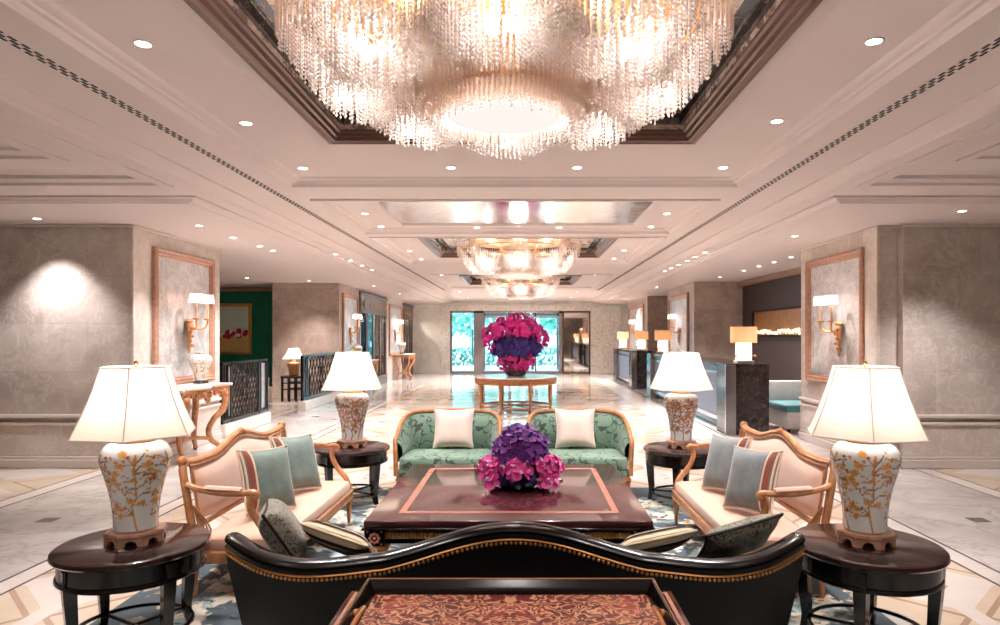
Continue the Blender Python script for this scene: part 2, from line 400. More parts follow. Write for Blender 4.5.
# ================================================================== THE SETTING
XL, XR, YF, ZS = -5.05, 4.62, 30.0, 3.14      # wall faces, far wall, soffit height
struct('floor', MB().box(-12, 12, -4, YF+1.5, -.1, 0), M['floor'])
def pier(name, x0, x1, y0, y1, mat):
    return struct(name, MB().box(x0, x1, y0, y1, 0, ZS+.25), mat)
pier('wall_left', -12, XL, 8.52, 10.95, M['wall'])
mb = MB().box(XR, 5.0, 8.62, 11.0, 0, ZS+.25); mb.box(4.88, 12, 8.5, 11.0, 0, ZS+.25); struct('wall_right', mb, M['wall'])
pier('wall_left_column', -6.86, XL, 18.0, 20.2, M['wall_taupe'])
pier('wall_left_far_column', -6.0, XL, 24.3, 27.5, M['wall_plain'])
pier('wall_right_column', 4.55, 5.85, 17.65, 20.9, M['wall_taupe'])
pier('wall_right_far_column', 4.45, 5.85, 23.8, 28.2, M['wall_taupe'])
struct('wall_right_lounge', MB().box(5.85, 6.1, 11, YF, 0, ZS+.25), M['dark_wall'])
struct('wall_left_lounge', MB().box(-12, -6.86, 19.5, 19.8, 0, ZS+.25), M['green_wall'])
struct('wall_left_outer', MB().box(-12.2, -12, -4, 30, 0, ZS+.4), M['wall'])
struct('wall_right_outer', MB().box(12, 12.2, -4, 11, 0, ZS+.4), M['wall'])
struct('wall_back', MB().box(-12, 12, -4.2, -4, 0, ZS+.5), M['wall'])
mb = MB()
mb.box(-8, -3.82, YF, YF+.3, 0, ZS+.25); mb.box(4.45, 8, YF, YF+.3, 0, ZS+.25); mb.box(-3.82, 4.45, YF+.02, YF+.3, 2.82, ZS+.25)
struct('wall_far', mb, M['wall_far'])
mb = MB()
mb.box(-3.82, -3.36, YF-.08, YF+.3, 0, ZS-.02); mb.box(-3.36, 4.45, YF-.08, YF+.3, 2.84, ZS-.02); mb.box(3.02, 4.45, YF-.05, YF+.3, 0, 2.84)
struct('trim_1', mb, M['frame_marble'])
# mouldings on the near piers: chair rail and baseboard wrapping each corner
def wrap(name, z0, z1, d, mat):
    for side in (-1, 1):
        mb = MB()
        if side < 0:
            mb.box(-12, XL+d, 8.52-d, 8.52, z0, z1, .008); mb.box(XL, XL+d, 8.52, 10.95, z0, z1, .008)
        else:
            mb.box(4.88-d, 12, 8.5-d, 8.5, z0, z1, .008); mb.box(XR-d, XR, 8.62, 11, z0, z1, .008); mb.box(XR-d, 4.88, 8.62-d, 8.62, z0, z1, .008)
        struct(name.format('left' if side < 0 else 'right'), mb, mat)
wrap('baseboard_{}', 0, .11, .05, M['trim'])
wrap('trim_{}_base_cap', .11, .15, .03, M['trim'])
wrap('trim_{}_dado', .15, .56, .02, M['wall_plain'])
wrap('trim_{}_rail', .55, .59, .04, M['trim'])
wrap('trim_{}_rail_cap', .645, .69, .05, M['trim'])
wrap('trim_{}_cornice', ZS-.035, ZS, .03, M['trim'])
for nm_, x, y in (('trim_left_corner', XL, 8.52), ('trim_right_corner', XR, 8.62)):
    mb = MB(); s = 1 if x < 0 else -1
    mb.box(x-s*.02, x+s*.02, y-.02, y+.34, .69, ZS-.035, .006); struct(nm_, mb, M['wall_plain'])
struct('baseboard_far', MB().box(-5.1, -3.82, YF-.04, YF, 0, .14, .01), M['trim'])
struct('trim_lounge_cornice', MB().box(5.72, 5.85, 11, 17.65, ZS-.13, ZS, .02), M['cornice'])
struct('trim_green_cornice', MB().box(-12, -6.86, 19.38, 19.5, ZS-.12, ZS, .02), M['cornice'])

# ---- ceiling: stepped bays built of nested rectangles
def rings(mb, x0, x1, y0, y1, prof, mi=0):
    def rc(d, z): return [(x0+d, y0+d, z), (x1-d, y0+d, z), (x1-d, y1-d, z), (x0+d, y1-d, z)]
    return mb.loft([rc(d, z) for d, z in prof], True, False, False, mi)
Z0, Z1, Z2 = 3.28, 3.34, 3.20
bays = [(-3.0, 6.95, 1.35, 5.5, 1.50), (7.62, 10.15, 7.95, 9.68, 1.70), (10.5, 14.3, 10.85, 13.5, 1.62), (16.9, 21.6, 17.7, 20.7, 1.62)]
BAND = [(0, Z0), (0, Z0-.02), (.03, Z0-.02), (.045, Z0), (.06, Z0+.015), (.09, Z0+.015), (.10, Z0+.03), (.13, Z0+.035), (.15, Z1-.01), (.16, Z1)]
mb = MB(); HB, HS = 2.37, 3.07
for i, (ya, yb, ca, cb, hw) in enumerate(bays):
    x0, x1 = XC-HB, XC+HB
    rings(mb, x0, x1, ya, yb, BAND)
    ix0, ix1, iy0, iy1 = x0+.16, x1-.16, ya+.16, yb-.16
    cx0, cx1 = XC-hw-.16, XC+hw+.16; ca -= .16; cb += .16
    O = [(ix0,iy0),(ix1,iy0),(ix1,iy1),(ix0,iy1)]; I = [(cx0,max(ca,iy0+.01)),(cx1,max(ca,iy0+.01)),(cx1,min(cb,iy1-.01)),(cx0,min(cb,iy1-.01))]
    mb.loft([[(x,y,Z1) for x, y in O], [(x,y,Z1) for x, y in I]], True, False)
    J = [(XC-hw,bays[i][2]),(XC+hw,bays[i][2]),(XC+hw,bays[i][3]),(XC-hw,bays[i][3])]
    mb.loft([[(x,y,Z1) for x, y in I], [(x*.5+u*.5,y*.5+v*.5,Z1-.012) for (x,y),(u,v) in zip(I,J)], [(x,y,Z1-.012) for x, y in J]], True, False)
# strips beside and between the bays
def rect(mb, x0, x1, y0, y1, z, mi=0): mb.add([(x0,y0,z),(x1,y0,z),(x1,y1,z),(x0,y1,z)], [(0,1,2,3)], mi)
for s in (-1, 1): rect(mb, XC+s*HB, XC+s*HS, -4, YF, Z0)
ys = [-4, -3.0]
for a, b in zip([-4]+[b[1] for b in bays], [b[0] for b in bays]+[YF]): rect(mb, XC-HB, XC+HB, a, b, Z0)
# sloping side mouldings down to the lower strip, then to the soffit
SIDE = [(HS, Z0), (HS, Z0-.015), (HS+.03, Z0-.015), (HS+.06, Z0-.03), (HS+.12, Z2+.03), (HS+.15, Z2+.025), (HS+.17, Z2), (HS+.21, Z2), (3.41, Z2)]
for s in (-1, 1):
    pr = [(XC+s*a, z) for a, z in SIDE]
    mb.loft([[(x, -4, z) for x, z in pr], [(x, YF, z) for x, z in pr]], False, False)
    # lower soffit on the wall side, beyond y = 7.05
    st = [(3.41, Z2), (3.41, Z2-.018), (3.45, Z2-.02), (3.48, ZS+.012), (3.52, ZS+.012), (3.53, ZS)]
    A = [[(XC+s*a, 7.05+(a-3.41), z) for a, z in st], [(XC+s*a, YF, z) for a, z in st]]
    mb.loft(A, False, False)
    A = [[(XC+s*a, 7.05+(a-3.41), z) for a, z in st], [(s*12, 7.05+(a-3.41), z) for a, z in st]]
    mb.loft(A, False, False)
    rect(mb, XC+s*3.53, s*12, 7.17, YF, ZS)
    # stepped wing ceiling nearer than that
    xi = XC+s*3.41
    rect(mb, xi, s*12, 6.62, 7.05, Z2)
    def wing(y0, dy, za, zb, d):
        P = [(0, za), (0, za-.015), (.25, za-.015), (.3, za+.01), (.6, za+.02), (.65, zb-.02), (1, zb)]
        mb.loft([[(xi+s*d+s*q*dy, y0-q*dy, z) for q, z in P], [(s*12, y0-q*dy, z) for q, z in P]], False, False)
        mb.loft([[(xi+s*d+s*q*dy, y0-q*dy, z) for q, z in P], [(xi+s*d+s*q*dy, -4, z) for q, z in P]], False, False)
    wing(6.62, .4, Z2, Z2+.07, 0.0)
    rect(mb, xi+s*.4, s*12, 5.9, 6.22, Z2+.07); rect(mb, xi+s*.4, xi+s*.55, -4, 5.9, Z2+.07)
    wing(5.9, .4, Z2+.07, Z2+.14, .55)
    rect(mb, xi+s*.95, s*12, -4, 5.5, Z2+.14)
struct('ceiling', mb, M['ceiling'], True)
struct('ceiling_slab', MB().box(-12.2, 12.2, -4.2, YF+.3, 3.95, 4.1), M['ceiling'])
# coffers: bronze frame, mirrored sides and top
for i, (ya, yb, ca, cb, hw) in enumerate(bays):
    mb = MB(); x0, x1 = XC-hw, XC+hw
    rings(mb, x0, x1, ca, cb, [(-.03, Z1-.012), (-.03, Z1-.022), (0, Z1-.022), (.02, Z1-.0)] if i == 1 else [(-.03, Z1-.012), (-.03, Z1-.035), (.0, Z1-.04), (.02, Z1-.025), (.035, Z1-.025), (.045, Z1+.0), (.065, Z1+.005), (.075, Z1+.03), (.095, Z1+.035), (.10, Z1+.05)])
    struct('trim_coffer_%d' % (i+1), mb, M['bronze'] if i != 1 else M['trim'], True)
    mb = MB(); top = Z1+.13
    if i == 1:
        mb.box(x0+.0, x1-.0, ca+.0, cb-.0, Z1-.002, Z1+.02); struct('ceiling_mirror', mb, M['ceiling_mirror']); continue
    rings(mb, x0+.10, x1-.10, ca+.10, cb-.10, [(0, Z1+.05), (0, top)]); rect(mb, x0+.10, x1-.10, ca+.10, cb-.10, top)
    struct('ceiling_coffer_%d' % (i+1), mb, M['coffer_mirror'] if i != 1 else M['mirror'])
    if i != 1:
        mb = MB(); rings(mb, x0+.10, x1-.10, ca+.10, cb-.10, [(.0, top-.04), (.03, top-.04), (.05, top), (.14, top-.002), (.14, top)]); struct('trim_coffer_%d_inner' % (i+1), mb, M['black_marble'])
# linear vents
for s, wd in ((-1, 'beside the entry doors'), (1, 'on the reception side')):
    t = thing('air_vent', 'long slotted air vent of dark dashes in the ceiling ' + ('on the reception desk side' if s > 0 else 'on the shop door side'), 'air vent', (XC+s*2.64, 1, Z0))
    mb = MB(); mb.box(-.055, .055, 0, 22, -.003, .004); mb.obj('vent_plate', M['ceiling'], t, smooth=False)
    mb = MB()
    for r in range(3):
        for k in range(230):
            y = k*.095+(.047 if r == 1 else 0); mb.box(-.032+r*.026, -.016+r*.026, y, y+.055, -.006, -.002)
    mb.obj('slot', M['black'], t, smooth=False)

# ================================================================== DOWNLIGHTS
ORD = ['first','second','third','fourth','fifth','sixth']
mb = MB(); mb.lathe([(.040,.002),(.042,-.006),(.051,-.006),(.053,.002)], 20); RING = mb.mesh('trim_ring', M['trim'])
mb = MB(); mb.lathe([(.042,.001),(.042,-.003)], 20); LENS = mb.mesh('lens', M['downlight'])
SPOT = bpy.data.lights.new('downlight_spot', 'SPOT'); SPOT.energy = 135; SPOT.color = (1,.94,.93); SPOT.spot_size = math.radians(92); SPOT.spot_blend = .7; SPOT.shadow_soft_size = .05
SPOT_FAR = SPOT.copy(); SPOT_FAR.energy = 330; SPOT_FAR.spot_size = math.radians(115)
def downlight(p, label, group):
    t = thing('downlight', label, 'downlight', p, 0, group)
    link('trim_ring', RING, t); link('lens', LENS, t)
    o = bpy.data.objects.new('spot_beam', SPOT_FAR if p[1] > 20 else SPOT); C.link(o); o.parent = t; o.location = (0,0,-.03)
rows = [
 ('of the row left of the great chandelier, counted from the front', [(143,43.5),(246,123),(302.8,168)], Z1),
 ('of the row right of the great chandelier, counted from the front', [(874,41),(777,121)], Z1),
 ('from the left in the row just behind the great chandelier', [(451,167.5),(577,167.5),(723,167.5)], Z1),
 ('of the pair left of the long mirror coffer', [(365,213.6),(381,226.5)], Z1),
 ('of the pair right of the long mirror coffer', [(667,213.5),(651,226.5)], Z1),
 ('of the pair behind the long mirror coffer, from the left', [(477,227.5),(559,227.5)], Z1),
 ('of the line left of the middle chandelier, from the front', [(409.6,251),(421,259),(429,265)], Z1),
 ('of the line right of the middle chandelier, from the front', [(624,250.5),(614,258.5),(606,265)], Z1),
 ('of the pair behind the middle chandelier, from the left', [(441.6,275),(595,275)], Z0),
 ('of the line washing the left mirror pier, from the front', [(199,225.5),(233,237.5),(260,246),(273,250.6)], ZS),
 ('of the close line above the lattice screens, from the front', [(329,254),(343,260.5),(355.6,265.5),(366,270)], Z2),
 ('of the close line above the reception desks, from the front', [(707,252.5),(697,257),(688.6,260.6),(680.5,264.6),(673,268),(666,271)], Z2),
 ('of the line along the dark lounge wall, from the front', [(791,257),(774,262),(759,266),(744,270.5),(720,277)], ZS),
]
for desc, pts, z in rows:
    for k, (px, py) in enumerate(pts):
        p = list(at_z(px, py, z))
        if z == Z2: p[0] = min(max(p[0], XC-3.35), XC+3.35)
        downlight(p, 'recessed downlight, %s %s' % (ORD[k], desc), 'recessed downlights ' + desc.split(',')[0])
for x_, y_ in ((-2.0,.6),(1.8,.6),(-.1,-.6),(-3.9,1.5),(3.7,1.5)): lamp('spot_beam', 'SPOT', (x_, y_, Z1-.05), 110, (1,.92,.88), None, spot_size=R_(120), spot_blend=.8, shadow_soft_size=.08)  # unseen fill spots without fittings, added to brighten the camera side
downlight(at_z(37,218.5,ZS), 'recessed downlight washing the broad stone wall behind the left lamp', None)
downlight(at_z(962,211,ZS), 'recessed downlight above the broad stone wall behind the right lamp', None)
downlight(at_z(247,278,ZS), 'recessed downlight before the green wall painting', None)
downlight((3.9, 9.5, ZS), 'recessed downlight above the wall sconce on the right mirror pier', None)
for k, (x_, y_) in enumerate(((-2.2,23.6),(0,23.6),(2.0,23.6),(-2.2,27.0),(0,27.0),(2.0,27.0))):
    downlight((XC+x_, y_, Z0), 'recessed downlight, %s from the left in the %s row before the entrance doors' % (ORD[k % 3], 'first' if k < 3 else 'last'), 'recessed downlights by the entrance')
downlight((-4.2, 22.3, ZS), 'recessed downlight in front of the dark shop doors', None)
downlight((-4.2, 26.0, ZS), 'recessed downlight in front of the far left wall sconce', None)
downlight((-4.3, 18.9, ZS), 'recessed downlight in front of the sconce before the shop doors', None)
downlight((3.9, 19.4, ZS), 'recessed downlight in front of the sconce behind the first reception desk', None)
downlight((3.9, 25.6, ZS), 'recessed downlight in front of the farthest right wall sconce', None)
downlight((-5.6, 17.2, ZS), 'recessed downlight above the black stool with the small lamp', None)

# ================================================================== CHANDELIERS
def np_mesh(name, V, Fc, mat):
    me = bpy.data.meshes.new(name); nf, k = Fc.shape
    me.vertices.add(len(V)); me.vertices.foreach_set('co', V.astype(np.float32).ravel())
    me.loops.add(nf*k); me.loops.foreach_set('vertex_index', Fc.astype(np.int32).ravel())
    me.polygons.add(nf); me.polygons.foreach_set('loop_start', np.arange(0, nf*k, k, dtype=np.int32)); me.polygons.foreach_set('loop_total', np.full(nf, k, dtype=np.int32))
    me.update(calc_edges=True); me.validate(); me.materials.append(mat); return me
OCTV = np.array([(0,0,-1),(1,0,0),(0,1,0),(-1,0,0),(0,-1,0),(0,0,1)], float)
OCTF = np.array([(0,2,1),(0,3,2),(0,4,3),(0,1,4),(5,1,2),(5,2,3),(5,3,4),(5,4,1)])
def beads(name, pts, r, rz, mat):
    P = np.array(pts); n = len(P); a = rng.uniform(0, PI, n)
    ca, sa = np.cos(a)[:,None], np.sin(a)[:,None]
    X = OCTV[:,0][None]*r; Y = OCTV[:,1][None]*r
    V = np.stack([X*ca-Y*sa, X*sa+Y*ca, np.broadcast_to(OCTV[:,2][None]*rz, (n,6))], -1)+P[:,None]
    Fc = OCTF[None]+(np.arange(n)*6)[:,None,None]
    return np_mesh(name, V.reshape(-1,3), Fc.reshape(-1,3), mat)
NL = 8
def lobe(th): return abs(math.cos(NL/2*th))
def chandelier_parts(t):
    strands, rods = [], []
    lc = [(.80*math.cos(2*PI*k/NL-PI/2), .80*math.sin(2*PI*k/NL-PI/2)) for k in range(NL)]
    RO = 1.14
    for f in np.linspace(1.0, .40, 15):
        n = int(2*PI*RO*f/.030)
        for i in range(n):
            th = 2*PI*i/n + f*40
            R = RO*f*(.86+.14*math.cos(NL*(th+PI/2))*f)*1.02
            x, y = R*math.cos(th), R*math.sin(th)
            dl = min(math.hypot(x-a, y-b) for a, b in lc)
            if dl < .075: continue
            zb = .13+.26*(max(0, R-.72)/.42)**2 - .11*math.exp(-(dl/.27)**2) + random.uniform(-.015,.015)
            if dl > .27 and f < .97 and i % 2 == 0:
                rods.append((x, y, zb+.02, .17)); continue
            L = .22 if f > .9 else .2
            for k in range(int(L/.021)): strands.append((x, y, zb+k*.021))
    for ring, (R, zb, L) in enumerate(((.335,.0,.12),(.37,.02,.12),(.41,.05,.14),(.45,.085,.15),(.34,.03,.1))):
        n = int(2*PI*R/.024)
        for i in range(n):
            th = 2*PI*(i+.5*(ring % 2))/n; x, y = R*math.cos(th), R*math.sin(th)
            rods.append((x, y, zb+random.uniform(-.006,.006), L))
            if i % 2: strands.append((x*1.01, y*1.01, zb-.012)); strands.append((x*1.01, y*1.01, zb-.03))
    # tall upper curtain of amber rods round the rim
    for i in range(220):
        th = 2*PI*i/220; R = RO*(.90+.13*math.cos(NL*(th+PI/2)))
        rods.append((R*math.cos(th), R*math.sin(th), .44, .19))
    o = link('crystal_strands', beads('crystal_strands', strands, .0085, .0115, M['crystal']), t); o['kind'] = 'stuff'
    # rods as slim square glass tubes
    n = len(rods); A = np.array(rods); q = np.array([(1,1),(-1,1),(-1,-1),(1,-1)])*.0062
    V = np.zeros((n,8,3)); V[:,:4,:2] = A[:,None,:2]+q; V[:,4:,:2] = A[:,None,:2]+q; V[:,:4,2] = A[:,2:3]; V[:,4:,2] = (A[:,2]+A[:,3])[:,None]
    Fc = np.array([(0,3,2,1),(4,5,6,7),(0,1,5,4),(1,2,6,5),(2,3,7,6),(3,0,4,7)])[None]+(np.arange(n)*8)[:,None,None]
    o = link('glass_rods', np_mesh('glass_rods', V.reshape(-1,3), Fc.reshape(-1,4), M['amber']), t); o['kind'] = 'stuff'
    mb = MB(); mb.lathe([(.29,.075),(.30,.05),(.285,.035),(.2,.026),(.1,.022),(.002,.02)], 40); mb.obj('glass_dish', M['disc_lit'], t)
    mb = MB()
    for R, z in ((.335,.13),(.46,.24),(.72,.36),(.98,.50)): mb.tube([(R*math.cos(2*PI*i/48), R*math.sin(2*PI*i/48), z) for i in range(48)], .010, 6, True)
    for k in range(NL):
        a = 2*PI*k/NL-PI/2+PI/NL; mb.tube([(.33*math.cos(a), .33*math.sin(a), .13), (.72*math.cos(a), .72*math.sin(a), .36), (.98*math.cos(a), .98*math.sin(a), .50)], .009, 6)
    mb.tube([(0,0,.1),(0,0,.63)], .03, 10); mb.obj('ring_frame', M['gold'], t)
    mb = MB(); mb.lathe([(.98,.665),(.98,.63),(.93,.62),(.5,.615)], 48); mb.obj('canopy', M['gold'], t)
    mb = MB(); mb.ball((0,0,0), .024, 10, 8, 0, (1,1,1.35)); bm_ = mb.mesh('bulb', M['crystal_bulb'])
    for x, y in lc:
        for k in range(3):
            a = 2*PI*k/3; link('bulb', bm_, t, (x+.05*math.cos(a), y+.05*math.sin(a), .14))
        lamp('chandelier_glow', 'POINT', (x, y, .26), 5.5, (1,.87,.82), t, shadow_soft_size=.06)
    lamp('chandelier_glow', 'POINT', (0, 0, .25), 18, (1,.87,.81), t, shadow_soft_size=.1)
    lamp('chandelier_glow', 'POINT', (0, 0, -.10), 14, (1,.92,.88), t, shadow_soft_size=.16)
ch = thing('chandelier', 'great crystal chandelier hanging in the front mirrored ceiling coffer', 'chandelier', (XC, 3.42, 2.80), 0, 'crystal chandeliers')
chandelier_parts(ch)
dup(ch, (XC, 12.2, 2.80), None, 'middle crystal chandelier, behind the long mirror coffer', None, None, (.97,.97,1))
dup(ch, (XC, 19.2, 2.80), None, 'small farthest crystal chandelier, nearest the entrance doors', None, None, (.97,.97,1))

# ================================================================== RUG
mb = MB(); mb.box(-2.12, 2.0, 1.4, 6.9, .002, .014, .003); r_ = mb.obj('rug', M['rug']); tag(r_, 'floral area rug with slate border under the seating group', 'rug')
mb = MB(); X0, X1, Y0, Y1 = -2.54, 2.18, 1.0, 7.35
mb.loft([[(X0,Y0,.002),(X1,Y0,.002),(X1,Y1,.002),(X0,Y1,.002)],[(X0,Y0,.013),(X1,Y0,.013),(X1,Y1,.013),(X0,Y1,.013)],
         [(-2.12,1.4,.013),(2.0,1.4,.013),(2.0,6.9,.013),(-2.12,6.9,.013)],[(-2.12,1.4,.002),(2.0,1.4,.002),(2.0,6.9,.002),(-2.12,6.9,.002)]], True, False, True)
mb.obj('rug_border', M['rug_border'], r_)
FZ = .014   # top of the rug

# ================================================================== SIDE TABLES AND LAMPS
def make_side_table(label, loc):
    t = thing('side_table', label, 'side table', loc, 0, 'round dark side tables')
    mb = MB(); mb.lathe([(.34,.515),(.376,.52),(.386,.532),(.382,.55),(.368,.56),(.05,.56)], 56); mb.obj('tabletop', M['dark_wood'], t)
    mb = MB(); mb.lathe([(.33,.50),(.352,.518),(.352,.43),(.360,.425),(.362,.41),(.352,.40),(.32,.42)], 56, cap=False); mb.obj('apron', M['ebony'], t)
    for k in range(4):
        a = PI/4+k*PI/2+.25; ca, sa = math.cos(a), math.sin(a)
        path = spline([(.322*ca,.322*sa,.50),(.322*ca,.322*sa,.38),(.312*ca,.312*sa,.22),(.305*ca,.305*sa,.1),(.325*ca,.325*sa,0.001)], 5)
        n = len(path); mb = MB(); mb.tube(path, [.05-.026*i/(n-1) for i in range(n)], 4); mb.v = [(x_, y_, max(z_, 0.001)) for x_, y_, z_ in mb.v]; mb.obj('leg', M['ebony'], t, smooth=False)
    mb = MB(); mb.tube([(.29*math.cos(2*PI*i/32), .29*math.sin(2*PI*i/32), .10) for i in range(32)], .011, 6, True)
    for k in range(2):
        a = PI/4+k*PI/2+.25; mb.tube([(.305*math.cos(a), .305*math.sin(a), .10), (-.305*math.cos(a), -.305*math.sin(a), .10)], .010, 6)
    mb.obj('stretcher', M['ebony'], t)
    return t
TB = [((-2.14,3.62), 'round dark side table under the large lamp, at the black sofa\'s left end'),
      ((1.87,3.60), 'round dark side table under the large lamp, at the black sofa\'s right end'),
      ((-1.76,6.75), 'round dark side table between the left peach settee and green armchair'),
      ((1.60,6.70), 'round dark side table between the right peach settee and green armchair')]
st = make_side_table(TB[0][1], (*TB[0][0], FZ))
for (x, y), lb in TB[1:]: dup(st, (x, y, FZ), random.uniform(-.2,.2), lb)

def paint_vase(me, prof_h, nbr=5, seed=3, tone=0):
    r_ = random.Random(seed); n = len(me.vertices); co = np.empty(n*3); me.vertices.foreach_get('co', co); co = co.reshape(-1,3)
    th = np.arctan2(co[:,1], co[:,0]); u = th*.17; z = co[:,2]; P = 2*PI*.17
    col = np.tile(np.array(lin(226,228,228)), (n,1))
    def du(a): d = u-a; return (d+P/2) % P - P/2
    def blob(cu, cz, ru, rz, c):
        k = (du(cu)/ru)**2+((z-cz)/rz)**2 < 1; col[k] = lin(*c)
    def stroke(pts, rad, c):
        for (a, b), (a2, b2), in zip(pts, pts[1:]):
            dx, dz = a2-a, b2-b; L2 = dx*dx+dz*dz+1e-9; x = du(a); y = z-b
            tt = np.clip((x*dx+y*dz)/L2, 0, 1); d = np.hypot(x-tt*dx, y-tt*dz); col[d < rad] = lin(*c)
    OR, GO, RE, BR = (206,140,66), (222,166,92), (176,92,58), (128,84,54)
    if tone: OR, GO, RE, BR = (166,110,84), (190,142,106), (146,84,64), (118,82,64)
    for b in range(nbr):
        u0 = b*P/nbr+r_.uniform(-.03,.03); pts = [(u0, .075)]
        for k in range(9): pts.append((pts[-1][0]+r_.uniform(-.032,.032), pts[-1][1]+.046))
        stroke(pts, .0075, OR)
        for k in range(2, 9):
            for q in range(3):
                sgn = r_.choice((-1,1)); a, c = pts[k]; e = (a+sgn*r_.uniform(.04,.11), c+r_.uniform(-.02,.06))
                stroke([(a,c), ((a+e[0])/2, (c+e[1])/2+r_.uniform(-.01,.02)), e], .0036, BR if r_.random() < .4 else OR)
                for m in range(4): blob(e[0]+r_.uniform(-.03,.03), e[1]+r_.uniform(-.025,.025), r_.uniform(.005,.012), r_.uniform(.004,.009), r_.choice((GO, OR, RE, GO)))
                if r_.random() < .35:
                    blob(e[0], e[1], .024, .017, GO); blob(e[0]+.008, e[1]+.004, .011, .008, OR)
    k = z < .078; col[k] = lin(214,196,170)
    at = me.color_attributes.new('Col', 'FLOAT_COLOR', 'POINT'); at.data.foreach_set('color', col.astype(np.float32).ravel())
def lathe_fine(prof, n, per):
    pts = [Vector((r, 0, z)) for r, z in prof]; q = spline(pts, per)
    return [(max(p.x, .001), p.z) for p in q]
def shade_mb(r0, z0, r1, z1, sides=6, a0=PI/6, bell=.06, K=6):
    mb = MB(); rings_ = []
    for k in range(K+1):
        t = k/K; r = r0+(r1-r0)*t-bell*math.sin(PI*t)*.35; z = z0+(z1-z0)*t; ring = []
        for i in range(sides):
            a, b = a0+2*PI*i/sides, a0+2*PI*(i+1)/sides
            for q in range(4):
                tt = q/4; x = r*(math.cos(a)*(1-tt)+math.cos(b)*tt); y = r*(math.sin(a)*(1-tt)+math.sin(b)*tt)
                ring.append((x, y, z))
        rings_.append(ring)
    return mb.loft(rings_, True, False)
def make_lamp(label, loc, rz):
    t = thing('porcelain_lamp', label, 'table lamp', loc, rz, 'porcelain table lamps')
    mb = MB(); o8 = lambda r, z: [(.9*r*math.cos(PI/8+PI/4*i), 0.9*r*math.sin(PI/8+PI/4*i), z) for i in range(8)]
    mb.loft([o8(.15,.068), o8(.17,.064), o8(.175,.05), o8(.165,.044), o8(.15,.044)]); 
    for i in range(8):       # bracket feet with arched openings between them
        a, b = Vector(o8(.165,.044)[i]), Vector(o8(.165,.044)[(i+1) % 8])
        A2, B2 = Vector(o8(.172,0)[i]), Vector(o8(.172,0)[(i+1) % 8])
        for p, q, P2, Q2 in ((a, b, A2, B2), (b, a, B2, A2)):
            tp = lambda s_: p.lerp(q, s_); bt = lambda s_: P2.lerp(Q2, s_)
            ring = [tp(0), tp(.5), tp(.5).lerp(bt(.5), .25), tp(.3).lerp(bt(.3), .45), bt(.22), bt(0)]
            inn = [Vector((v.x*.88, v.y*.88, v.z)) for v in ring]; mb.loft([ring, inn])
    mb.obj('stand', M['rose_wood'], t, smooth=False)
    prof = [(.08,.066),(.108,.07),(.110,.09),(.111,.14),(.120,.22),(.138,.31),(.164,.40),(.176,.45),(.17,.495),(.145,.53),(.105,.545),(.09,.55)]
    mb = MB(); mb.lathe(lathe_fine(prof, 0, 9), 190); me = mb.mesh('vase', M['porcelain']); paint_vase(me, .5); link('vase', me, t)
    me2 = mb.mesh('rust_vase', M['porcelain']); paint_vase(me2, .5, 9, 11, 1); make_lamp.rust = me2
    mb = MB(); mb.lathe([(.10,.546),(.105,.553),(.10,.562),(.03,.566),(.012,.575),(.010,.66),(.018,.67),(.018,.70),(.002,.70)], 24); mb.tube([(0,0,.66),(.06,0,.70),(.07,0,.82),(.02,0,.945),(0,0,.95)], .004, 6); mb.tube([(0,0,.66),(-.06,0,.70),(-.07,0,.82),(-.02,0,.945),(0,0,.95)], .004, 6)
    mb.obj('fitting', M['brass'], t)
    shade_mb(.318,.585,.176,.955,6,PI/6,.03).obj('lampshade', M['shade'], t, smooth=False)
    mb = MB()
    for r, z in ((.320,.586),(.178,.955)): mb.tube([(r*math.cos(PI/6+PI/3*i), r*math.sin(PI/6+PI/3*i), z) for i in range(6)], .0045, 6, True)
    for i in range(6):
        a = PI/6+PI/3*i; pts = []
        for k in range(7):
            q = k/6; r = .319+(.177-.319)*q-.03*math.sin(PI*q)*.35; pts.append((r*math.cos(a), r*math.sin(a), .585+.37*q))
        mb.tube(pts, .0035, 5)
    mb.obj('shade_trim', M['cream'], t)
    mb = MB(); mb.lathe([(.004,.945),(.006,.965),(.012,.972),(.010,.982),(.002,.99)], 10); mb.obj('finial', M['brass'], t)
    mb = MB(); mb.ball((0,0,.755), .032, 12, 10, 0, (1,1,1.3)); mb.obj('bulb', M['bulb'], t)
    lamp('lamp_glow', 'POINT', (0,0,.80), 4.2, (1,.88,.78), t, shadow_soft_size=.05)
    return t
LB = ['gold-patterned white porcelain lamp on the side table at the black sofa\'s left end', 'gold-patterned white porcelain lamp on the side table at the black sofa\'s right end',
      'rust-patterned porcelain lamp behind the left peach settee, beside the lattice screens', 'rust-patterned porcelain lamp behind the right peach settee, before the reception desk']
pl = make_lamp(LB[0], (TB[0][0][0], TB[0][0][1]+.02, FZ+.561), .35)
for i, rz in ((1, -.35), (2, .1), (3, 1.2)):
    c_ = dup(pl, (TB[i][0][0], TB[i][0][1]+.02, FZ+.561), rz, LB[i])
    if i > 1:
        for o in c_.children:
            if o.name.split('.')[0] == 'vase': o.data = make_lamp.rust

